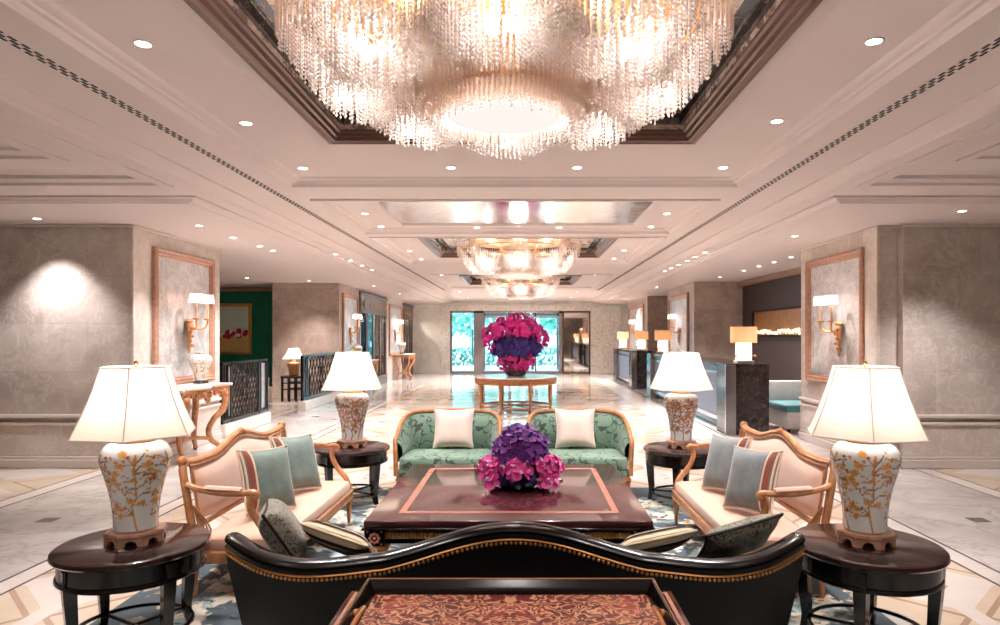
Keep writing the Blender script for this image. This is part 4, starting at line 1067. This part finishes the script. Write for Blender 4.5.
# ================================================================== GILT CONSOLES AND VASES
def make_console(label, loc):
    t = thing('console_table', label, 'console table', loc, 0, 'carved gilt console tables')
    H = 1.0; W, D = .72, .62     # half length along y, depth along x
    def edge(q, sc_=1.0):        # serpentine front, q from -1 to 1
        return (sc_*D*(.9+.1*math.cos(2*PI*q)), q*W*sc_)
    q = np.linspace(-1, 1, 41); O = [(0.0, -W)]+[edge(a) for a in q]+[(0.0, W)]
    mb = MB(); mb.loft([[(x*.97, y*.97, H-.045) for x, y in O], [(x, y, H-.035) for x, y in O], [(x, y, H-.008) for x, y in O], [(x*.99, y*.99, H) for x, y in O]]); mb.obj('marble_top', M['white_marble'], t)
    mb = MB(); mb.loft([[(x*.94, y*.94, H-.045) for x, y in O], [(x*.95, y*.95, H-.08) for x, y in O], [(x*.9, y*.9, H-.13-.05*abs(math.sin(3*PI*y/W))) for x, y in O], [(x*.86, y*.86, H-.10) for x, y in O]], True, False)
    for k in range(1, 40, 2):
        x, y = edge(q[k], .93); mb.ball((x, y, H-.12-.02*math.sin(k)), .026, 6, 5, 0, (1,1,1.3))
    for k in range(7): mb.ball((edge(0,.93)[0]+.01, (k-3)*.035, H-.16-.05*math.cos(k-3)), .034, 6, 5)
    mb.obj('carved_apron', M['gilt_wood'], t)
    for s in (-1,1):
        x, y = edge(s*.80, .93)
        for (ax, ay) in ((x, y), (.10, s*W*.88)):
            mb = MB(); cx, cy = .22, ay*.45
            L = lambda k: (ax+(cx-ax)*k, ay+(cy-ay)*k)
            pts = [(*L(-.04), H-.10), (*L(-.12), H-.22), (*L(-.05), H-.38), (*L(.25), H-.52), (*L(.42), H-.68), (*L(.34), H-.82), (*L(.12), H-.90), (*L(.02), H-.955), (*L(.10), H-.985)]
            pp = spline(pts, 5); n = len(pp); mb.tube(pp, [.055-.028*(i/(n-1)) for i in range(n)], 8)
            mb.ball((*L(-.12), H-.17), .06, 8, 6); mb.ball((*L(.42), H-.66), .042, 8, 6); mb.ball((*L(.06), H-.965), .034, 8, 6); mb.ball((*L(.0), H-.36), .036, 8, 6)
            mb.obj('leg', M['gilt_wood'], t)
    mb = MB()
    for s in (-1,1): mb.tube(spline([(edge(s*.8,.9)[0]*.8, s*.42, .20), (.28, s*.2, .24), (.22, 0, .22)], 6), .028, 8); mb.tube(spline([(.12, s*.45, .20), (.18, s*.2, .23), (.22, 0, .22)], 6), .022, 8)
    mb.ball((.22,0,.26), .06, 10, 8); mb.obj('stretcher', M['gilt_wood'], t)
    return t
co = make_console('carved gilt console table beneath the left mirror, behind the front lamp', (XL+.03, 9.25, 0))
dup(co, (XL+.03, 19.3, 0), None, 'carved gilt console table hidden mostly by the left rear lampshade')
dup(co, (XL+.03, 26.1, 0), None, 'carved gilt console table on the far left beside the end wall')
def make_jar(label, loc, s=1.0):
    t = thing('vase', label, 'vase', loc, 0, 'jars on the gilt consoles'); t.scale = (s,)*3
    mb = MB(); mb.lathe([(.10,0),(.11,.005),(.10,.03),(.075,.045),(.07,.045)], 20); mb.obj('stand', M['ebony'], t)
    t_ = [(.065,.046),(.078,.05),(.085,.10),(.115,.20),(.15,.30),(.155,.36),(.13,.41),(.09,.425),(.075,.43),(.075,.445),(.085,.45),(.07,.455)]
    mb = MB(); mb.lathe(lathe_fine(t_, 0, 5), 40); mb.obj('body', M['crackle'], t)
    return t
M['crackle'] = m_lines('crackled_ivory_glaze', lin(212,204,190), lin(232,226,214), lin(120,104,92), 9, .05, .15, .15)
jr = make_jar('crackled ivory jar on the gilt console under the left sconce', (XL+.26, 9.78, 1.001))
dup(jr, (XL+.3, 18.75, 1.001), None, 'crackled ivory jar just above the left rear lampshade')
dup(jr, (XL+.26, 25.9, 1.001), None, 'crackled ivory jar on the far gilt console by the end wall')

# ================================================================== LATTICE SCREENS, LEFT LOUNGE
def make_screen(label, y0, y1):
    t = thing('lattice_screen', label, 'screen', (XL, (y0+y1)/2, 0), 0, 'black fretwork screens'); L = (y1-y0)/2
    mb = MB(); mb.box(-.09,.09,-L,L,0,.22,.01); mb.obj('plinth', M['white_marble'], t)
    mb = MB(); z0, z1 = .222, 1.26
    mb.box(-.03,.03,-L,L,z1-.05,z1,.005); mb.box(-.03,.03,-L,L,z0,z0+.07,.005)
    ed = [-L, -L+.34, L-.42, L]
    for y in ed: mb.box(-.03,.03,max(-L,y-.028),min(L,y+.028),z0,z1,.004)
    for y in (-L+.11,-L+.23,L-.32,L-.1): mb.box(-.022,.022,y-.016,y+.016,z0,z1)
    mb.obj('frame', M['ebony'], t)
    mb = MB(); a, b = ed[1]+.03, ed[2]-.03; n = 9; st = (b-a)/n
    for k in range(-n, n*2):
        for sg in (-1,1):
            p = [(a+k*st*1.0 if sg > 0 else b-k*st, z0+.07), None]; h = z1-.05-z0-.07
            y0_, y1_ = p[0][0], p[0][0]+sg*h*.62
            t0, t1 = 0.0, 1.0; lo, hi = a, b
            if sg > 0: t0 = max(0, (lo-y0_)/(y1_-y0_)); t1 = min(1, (hi-y0_)/(y1_-y0_))
            else: t0 = max(0, (hi-y0_)/(y1_-y0_)); t1 = min(1, (lo-y0_)/(y1_-y0_))
            if t1-t0 > .03: mb.tube([(0, y0_+(y1_-y0_)*t0, z0+.07+h*t0), (0, y0_+(y1_-y0_)*t1, z0+.07+h*t1)], .013, 4)
    for k in range(4): mb.tube([(0.0, (a+b)/2+.10*math.cos(q)*(1+.0*k), .38+.25*k+.13*math.sin(q)) for q in np.linspace(0, 2*PI, 17)[:-1]], .016, 5, True)
    mb.obj('fretwork', M['ebony'], t, smooth=False)
    for y0_, y1_ in ((ed[0]+.25, ed[1]-.03), (L-.30, L-.12)):
        mb = MB(); mb.box(-.006,.006,y0_,y1_,z0+.1,z1-.08); mb.obj('mirror_inset', M['antique'], t, smooth=False)
make_screen('black fretwork screen on a white plinth, nearer the left mirror pier', 11.0, 12.95)
make_screen('black fretwork screen on a white plinth, before the taupe column', 15.0, 17.95)
t = thing('side_stool', 'square black open side table holding the small lamp, between the screens', 'side table', (-6.0, 17.35, 0))
mb = MB(); mb.box(-.31,.31,-.27,.27,.60,.66,.01); mb.obj('tabletop', M['ebony'], t)
for x in (-.27,-.09,.09,.27):
    for y in (-.23,.23): mb = MB(); mb.box(x-.025,x+.025,y-.025,y+.025,0,.60); mb.obj('leg', M['ebony'], t, smooth=False)
mb = MB()
for z in (.30,.46): mb.box(-.27,.27,-.24,-.22,z,z+.03); mb.box(-.27,.27,.22,.24,z,z+.03)
mb.obj('rail', M['ebony'], t, smooth=False)
t = thing('small_lamp', 'small lamp with a flared white shade on the black side table', 'table lamp', (-6.05, 17.35, .661))
mb = MB(); mb.lathe([(.10,0),(.12,.02),(.13,.16),(.17,.28),(.15,.33),(.05,.36),(.02,.44)], 20); mb.obj('lamp_base', M['gilt_wood'], t)
shade_mb(.30,.44,.13,.72,12,0,.08).obj('lampshade', M['shade'], t)
mb = MB(); mb.ball((0,0,.55), .04, 8, 6); mb.obj('bulb', M['bulb'], t); lamp('lamp_glow', 'POINT', (0,0,.56), 9, (1,.86,.72), t, shadow_soft_size=.06)
t = thing('tub_chair', 'beige tub chair behind the lattice screen beside the black side table', 'armchair', (-6.55, 16.0, 0), -.6)
mb = MB(); mb.cushion(-.34,.34,-.34,.34,.12,.46,.12,.03); mb.obj('seat', M['olive'], t)
mb = MB(); arc = [(.42*math.cos(a), -.42*math.sin(a)) for a in np.linspace(-.3, PI+.3, 25)]
mb.loft([[(x*1.0,y,.1),(x*1.05,y*1.05,.5),(x*1.08,y*1.1,.88-.2*abs(math.cos(a))),(x*.95,y*.97,.90-.2*abs(math.cos(a))),(x*.84,y*.84,.8-.2*abs(math.cos(a))),(x*.82,y*.82,.1)] for (x, y), a in zip(arc, np.linspace(-.3, PI+.3, 25))]); mb.obj('backrest', M['grey_fabric'], t)
for a in range(4): mb = MB(); mb.lathe([(.018,0.0),(.025,.12)], 8, (.26*math.cos(a*PI/2+.78), .26*math.sin(a*PI/2+.78), 0)); mb.obj('leg', M['ebony'], t)
t = thing('lounge_sofa', 'olive lounge sofa just showing above the nearer lattice screen', 'sofa', (-6.4, 13.2, 0), -PI/2)
mb = MB(); mb.cushion(-.9,.9,-.35,.45,.12,.44,.08,.03); mb.obj('seat', M['olive'], t)
mb = MB(); mb.cushion(-.98,.98,-.50,-.30,.1,1.26,.08,.03); mb.obj('backrest', M['olive'], t)
for s in (-1,1): mb = MB(); mb.cushion(s*.94-.09,s*.94+.09,-.45,.45,.1,.66,.06,.03); mb.obj('armrest', M['olive'], t)
for x in (-.88,.88):
    for y in (-.42,.40): mb = MB(); mb.lathe([(.02,0),(.03,.12)], 8, (x,y,0)); mb.obj('leg', M['ebony'], t)
# painting on the green wall: a basket of red flowers in front of a pale wall
t = thing('painting', 'gilt framed painting of red flowers in a basket on the green wall', 'painting', (-8.66, 19.5, 1.16))
W_, H_ = .62, 1.50
mb = MB(); rc = lambda d, o: [(-W_+d,-o,d),(W_-d,-o,d),(W_-d,-o,H_-d),(-W_+d,-o,H_-d)]
mb.loft([rc(0,.0),rc(0,.05),rc(.03,.07),(rc(.07,.045)),rc(.09,.05),rc(.10,.02)], True, False); mb.obj('frame', M['gold'], t, smooth=False)
mb = MB(); mb.box(-W_+.09,W_-.09,-.03,-.002,.09,H_-.09); cv = mb.obj('canvas', plain('pale_canvas', lin(190,206,192), .6, 0, .12, 3), t, smooth=False)
mb = MB(); mb.box(-W_+.1,W_-.1,-.032,-.03,.1,.52); mb.box(-W_+.1,-.02,-.034,-.032,.1,.50); mb.obj('painted_basket', plain('painted_basket', lin(196,164,96), .6, 0, .2, 12), cv, smooth=False)
mb = MB()
for k in range(26):
    x, z = random.uniform(-.48,.48), .55+random.uniform(-.04,.16); r = random.uniform(.04,.09); n = 12
    mb.add([(x+r*math.cos(2*PI*i/n), -.034-.0004*k, z+r*math.sin(2*PI*i/n)) for i in range(n)], [tuple(range(n))], 0 if k % 4 else 1)
mb.obj('painted_flowers', [plain('painted_red', lin(170,26,46), .6, 0, .3, 20), plain('painted_white', lin(232,216,206), .6)], cv, smooth=False)

# ================================================================== SHOP DOORS ON THE LEFT
def shop_front(n, y0, y1):
    t = bpy.data.objects.new('door_%d' % n, None); C.link(t); t.location = (XL-.02, (y0+y1)/2, 0); t['kind'] = 'structure'
    L = (y1-y0)/2; H = ZS-.06; mb = MB()
    mb.box(-.1,.03,-L,-L+.16,0,H,.01); mb.box(-.1,.03,L-.16,L,0,H,.01); mb.box(-.1,.03,-L,L,H-.66,H,.01); mb.box(-.1,.08,-L,L,H-.10,H,.02); mb.box(-.1,.05,-L,L,0,.30,.01)
    k = 4
    for i in range(1, k): y = -L+2*L*i/k; mb.box(-.03,.015,y-.06,y+.06,.2,H-.6,.006)
    mb.box(.03,.045,-L*.7,L*.7,H-.55,H-.2,.01)
    mb.obj('door_frame', M['dark_frame'], t)
    mb = MB(); mb.box(-.02,-.012,-L+.1,L-.1,.25,H-.62); mb.obj('glass_pane', M['clear_glass'], t, smooth=False)
    mb = MB(); mb.box(-.42,-.38,-L,L,0,H); mb.obj('shop_back', M['cream'], t, smooth=False)
    mb = MB()
    for i in range(5): y = -L+2*L*(i+.5)/5; mb.tube([(.05, y, H-.45), (.05, y+.14, H-.30), (.05, y+.22, H-.45)], .014, 5)
    mb.obj('gilt_fret', M['gold'], t)
    lamp('shop_light', 'AREA', (-.20, 0, H-.7), 120, (1,.92,.84), t, shape='RECTANGLE', size=.2, size_y=2*L-.4)
M['dark_frame'] = m_wood('dark_stained_frame', lin(60,50,48), lin(86,74,70), .35)
shop_front(2, 20.25, 24.25); shop_front(3, 27.55, 29.95)
struct('wall_left_shop', MB().box(-6.6, -6.3, 20.2, 30, 0, ZS+.2), M['trim'])

# ================================================================== RECEPTION
def make_desk(label, y0, y1, x0=3.46, x1=4.20, h=1.22):
    t = thing('reception_desk', label, 'reception desk', (x0, y0, 0), 0, 'black marble reception desks')
    L = y1-y0; D = x1-x0; H = h
    for a in (0, L-.55):
        mb = MB(); mb.box(0,D,a,a+.55,0,H,.006); mb.obj('end_pedestal', M['black_marble'], t)
        mb = MB(); mb.box(-.012,.17,a-.012,a+.04,.0,H-.02,.004); mb.obj('steel_corner', M['steel'], t)
    mb = MB(); mb.box(.12,.20,.55,L-.55,.12,H-.06); mb.obj('front_panel', M['panel_blue'], t, smooth=False)
    mb = MB(); mb.box(.09,.12,.55,L-.55,H-.22,H-.16); mb.box(.09,.12,.55,L-.55,.16,.24); mb.obj('steel_band', M['steel'], t, smooth=False)
    mb = MB(); mb.box(.06,D,.55,L-.55,H-.06,H,.006); mb.obj('counter_top', M['black_marble'], t)
    mb = MB(); mb.box(.18,.22,.55,L-.55,0,.12); mb.obj('kick_board', M['black_marble'], t, smooth=False)
make_desk('long black marble reception desk nearest the right peach settee', 11.3, 18.6)
make_desk('black marble reception desk farther away, nearest the entrance', 21.2, 25.5, 3.46, 4.1)
struct('trim_reception', MB().box(2.75, 3.3, 10.9, 26, 0.001, .004), M['white_marble'])
def make_desk_lamp(label, loc):
    t = thing('desk_lamp', label, 'table lamp', loc, 0, 'drum-shaded reception lamps')
    mb = MB(); mb.box(-.15,.15,-.12,.12,0,.05,.008); mb.obj('lamp_base', M['trim'], t)
    mb = MB(); mb.box(-.12,.12,-.09,.09,.055,.36,.02,2); mb.obj('lamp_body', M['alabaster'], t)
    mb = MB(); mb.tube([(-.2,-.10,.13),(.2,-.10,.13)], .008, 6); mb.ball((-.16,-.11,.13), .025, 8, 6); mb.ball((.16,-.11,.13), .025, 8, 6); mb.obj('clasp', M['brass'], t)
    mb = MB(); mb.lathe([(.225,.36),(.225,.64)], 32, cap=False); mb.obj('lampshade', M['tan_shade'], t)
    mb = MB(); mb.ball((0,0,.45), .035, 8, 6); mb.tube([(0,0,.36),(0,0,.43)], .012, 6); mb.obj('bulb', M['bulb'], t)
    lamp('lamp_glow', 'POINT', (0,0,.50), .9, (1,.86,.74), t, shadow_soft_size=.04)
    lamp('lamp_glow', 'POINT', (0,0,.20), 5, (1,.88,.78), t, shadow_soft_size=.04)
    return t
dl = make_desk_lamp('tan drum lamp on the near end of the nearest reception desk', (3.86, 11.6, 1.222))
for p, lb in (((3.85, 18.3, 1.222), 'tan drum lamp on the far end of the nearest reception desk'), ((3.82, 21.5, 1.222), 'tan drum lamp on the near end of the farther reception desk'), ((3.78, 25.2, 1.222), 'tan drum lamp on the far end of the farther reception desk')):
    dup(dl, p, None, lb)
# glowing gold niche on the dark lounge wall
t = thing('wall_art', 'long gold relief panel with glowing candles in a black frame on the dark wall', 'wall art', (5.85, 14.3, 1.68))
mb = MB(); L = 2.45; hh = .66
rc = lambda d, o: [(-o,-L+d,d),(-o,L-d,d),(-o,L-d,hh-d),(-o,-L+d,hh-d)]
mb.loft([rc(0,0),rc(0,.07),rc(.045,.07),rc(.05,.015)], True, False); mb.obj('frame', M['black'], t, smooth=False)
mb = MB()
def hill(u, v):
    y = -L+.05+(2*L-.1)*u; z = .05+(hh-.1)*v; return (-.02-.02*abs(math.sin(9*u+3*math.sin(5*v)))*(1-v), y, z)
mb.sheet(hill, 60, 10); mb.obj('relief', plain('gold_leaf_relief', lin(176,128,84), .4, .5, .4, 7), t)
mb = MB(); mb.ball((0,0,0), .019, 6, 5, 0, (1,1,1.7)); fl_ = mb.mesh('candle_flame', emit('candle_flame', (1,.72,.42,1), 3))
for k in range(60):
    y = -L+.15+(2*L-.3)*k/59+random.uniform(-.03,.03); o = link('candle_flame', fl_, t, (-.055, y, random.uniform(.08,.17))); o.scale = (random.uniform(.7,1.25),)*3
t = thing('banquette', 'grey banquette with teal cushion in the lounge behind the right pier', 'bench', (4.85, 11.9, 0))
mb = MB(); mb.cushion(-.28,.9,-.45,.45,.08,.38,.04,.0); mb.obj('seat_base', M['grey_fabric'], t)
mb = MB(); mb.cushion(-.30,.9,-.46,.46,.38,.50,.05,.02); mb.obj('seat_cushion', M['teal_seat'], t)
mb = MB(); mb.cushion(-.28,.9,.46,.62,.08,.86,.03,.0); mb.obj('backrest', M['grey_fabric'], t)
for x in (-.2,.8): mb = MB(); mb.lathe([(.03,0),(.03,.09)], 8, (x,-.3,0)); mb.obj('leg', M['ebony'], t)

# ================================================================== ENTRANCE
t = bpy.data.objects.new('door_1', None); C.link(t); t.location = (0, YF, 0); t['kind'] = 'structure'
mb = MB(); H = 2.84
for x0, x1 in ((-3.36,-3.26),(-2.28,-1.82),(1.58,1.74)): mb.box(x0, x1, -.02, .12, 0, H, .01)
mb.box(-3.36, 1.74, -.02, .12, H-.10, H, .01); mb.box(-3.36, 1.74, -.0, .10, 0, .10, .01); mb.box(-1.82,1.6,.0,.1,2.52,2.60)
mb.obj('door_frame', M['steel'], t, smooth=False)
for x0, x1 in ((-3.26,-2.28),(-1.82,-.72),(-.66,.5),(.56,1.58)):
    mb = MB(); mb.box(x0, x1, .04, .055, .1, H-.1); mb.obj('glass_pane', M['glass'], t, smooth=False)
mb = MB()
for x in (-.69,.53): mb.box(x-.03, x+.03, .02, .08, .1, H-.1)
mb.obj('mullion', M['bronze'], t, smooth=False)
for x in (-2.34,-.60,.62,1.5):
    mb = MB(); mb.tube([(x,-.07,.75),(x,-.07,2.0)], .028, 8); mb.tube([(x,.04,.85),(x,-.07,.85)], .014, 6); mb.tube([(x,.04,1.9),(x,-.07,1.9)], .014, 6); mb.obj('door_handle', M['bronze'], t)
t = bpy.data.objects.new('door_4', None); C.link(t); t.location = (2.38, YF, 0); t['kind'] = 'structure'
mb = MB()
for x0, x1 in ((-.64,-.56),(.56,.64)): mb.box(x0, x1, -.06, .06, 0, H, .01)
mb.box(-.64,.64,-.06,.06,H-.08,H); mb.box(-.64,.64,-.06,.06,0,.06); mb.obj('door_frame', M['bronze'], t, smooth=False)
mb = MB(); mb.box(-.57,.57,.0,.03,.06,H-.08); mb.obj('mirror_pane', M['mirror'], t, smooth=False)
# outside: vestibule, paving, planting and a pale building
mb = MB(); mb.box(-14,14,YF+1.5,80,-.14,-.02); struct('ground', mb, M['plaza'])
t = bpy.data.objects.new('door_5', None); C.link(t); t.location = (-.1, YF+3.2, 0); t['kind'] = 'structure'
mb = MB()
for x in (-2.05,1.95): mb.box(x-.22,x+.22,-.15,.15,0,3.2,.01)
for x in (-.62,.55): mb.box(x-.05,x+.05,-.05,.05,0,2.7)
mb.box(-2.3,2.2,-.15,.15,2.7,3.2,.01); mb.obj('door_frame', M['steel'], t, smooth=False)
struct('ceiling_porch', MB().box(-9, 9, YF+.3, YF+6, 3.4, 3.5), M['ceiling'])
mb = MB()
for k in range(9): mb.box(-9+k*2.2, -7.3+k*2.2, 62, 64, 0, 7)
mb.box(-12, 12, 63, 66, 0, 8); o = mb.obj('building', M['facade'], smooth=False); tag(o, 'pale building far beyond the glass entrance doors', 'building')
def make_tree(label, loc, h, r, seed):
    q = random.Random(seed); t = thing('tree', label, 'tree', loc, 0, 'trees outside the entrance')
    mb = MB(); mb.tube([(0,0,0),(.06,.02,h*.3),(-.03,0,h*.6)], [.14,.11,.07], 8); mb.obj('trunk', M['bark'], t)
    mb = MB()
    for k in range(420):
        d = Vector((q.gauss(0,1), q.gauss(0,1), q.gauss(0,1))).normalized()*r*q.uniform(.55,1); c = Vector((d.x, d.y, h*.62+d.z*.85)); a = Vector((q.gauss(0,1), q.gauss(0,1), q.gauss(0,1))).normalized(); b = a.orthogonal().normalized()*.16; e = a.cross(b)
        mb.add([c-b*1.6, c+e*.8, c+b*1.6, c-e*.8], [(0,1,2,3)])
    mb.obj('crown', M['foliage'], t, smooth=False)
TR = [((-5.6,41,0),'leafy tree seen through the leftmost glass pane'), ((-3.0,45,0),'leafy tree seen past the left door frame'), ((.2,47,0),'leafy tree hidden behind the magenta flower arrangement'), ((3.0,43,0),'leafy tree seen through the right end of the glass doors')]
for k, (p, lb) in enumerate(TR): make_tree(lb, p, 4.6, 1.9, k)
t = bpy.data.objects.new('hedge', None)
mb = MB(); q = random.Random(4)
for k in range(1500):
    c = Vector((q.uniform(-8,6), q.uniform(38,39), q.uniform(.0,1.0))); a = Vector((q.gauss(0,1), q.gauss(0,1), q.gauss(0,1))).normalized(); b = a.orthogonal().normalized()*.1; e = a.cross(b)
    mb.add([c-b*1.6, c+e*.8, c+b*1.6, c-e*.8], [(0,1,2,3)])
bpy.data.objects.remove(t); tag(mb.obj('hedge', M['foliage'], smooth=False), 'low green hedge outside the entrance doors', 'hedge', None, 'stuff')

# daylight arrives through the entrance glass; a soft sun outside
lamp('sun', 'SUN', (0, 50, 30), 2.0, (1,.96,.9), None, angle=.1).rotation_euler = (R_(40), R_(20), 0)
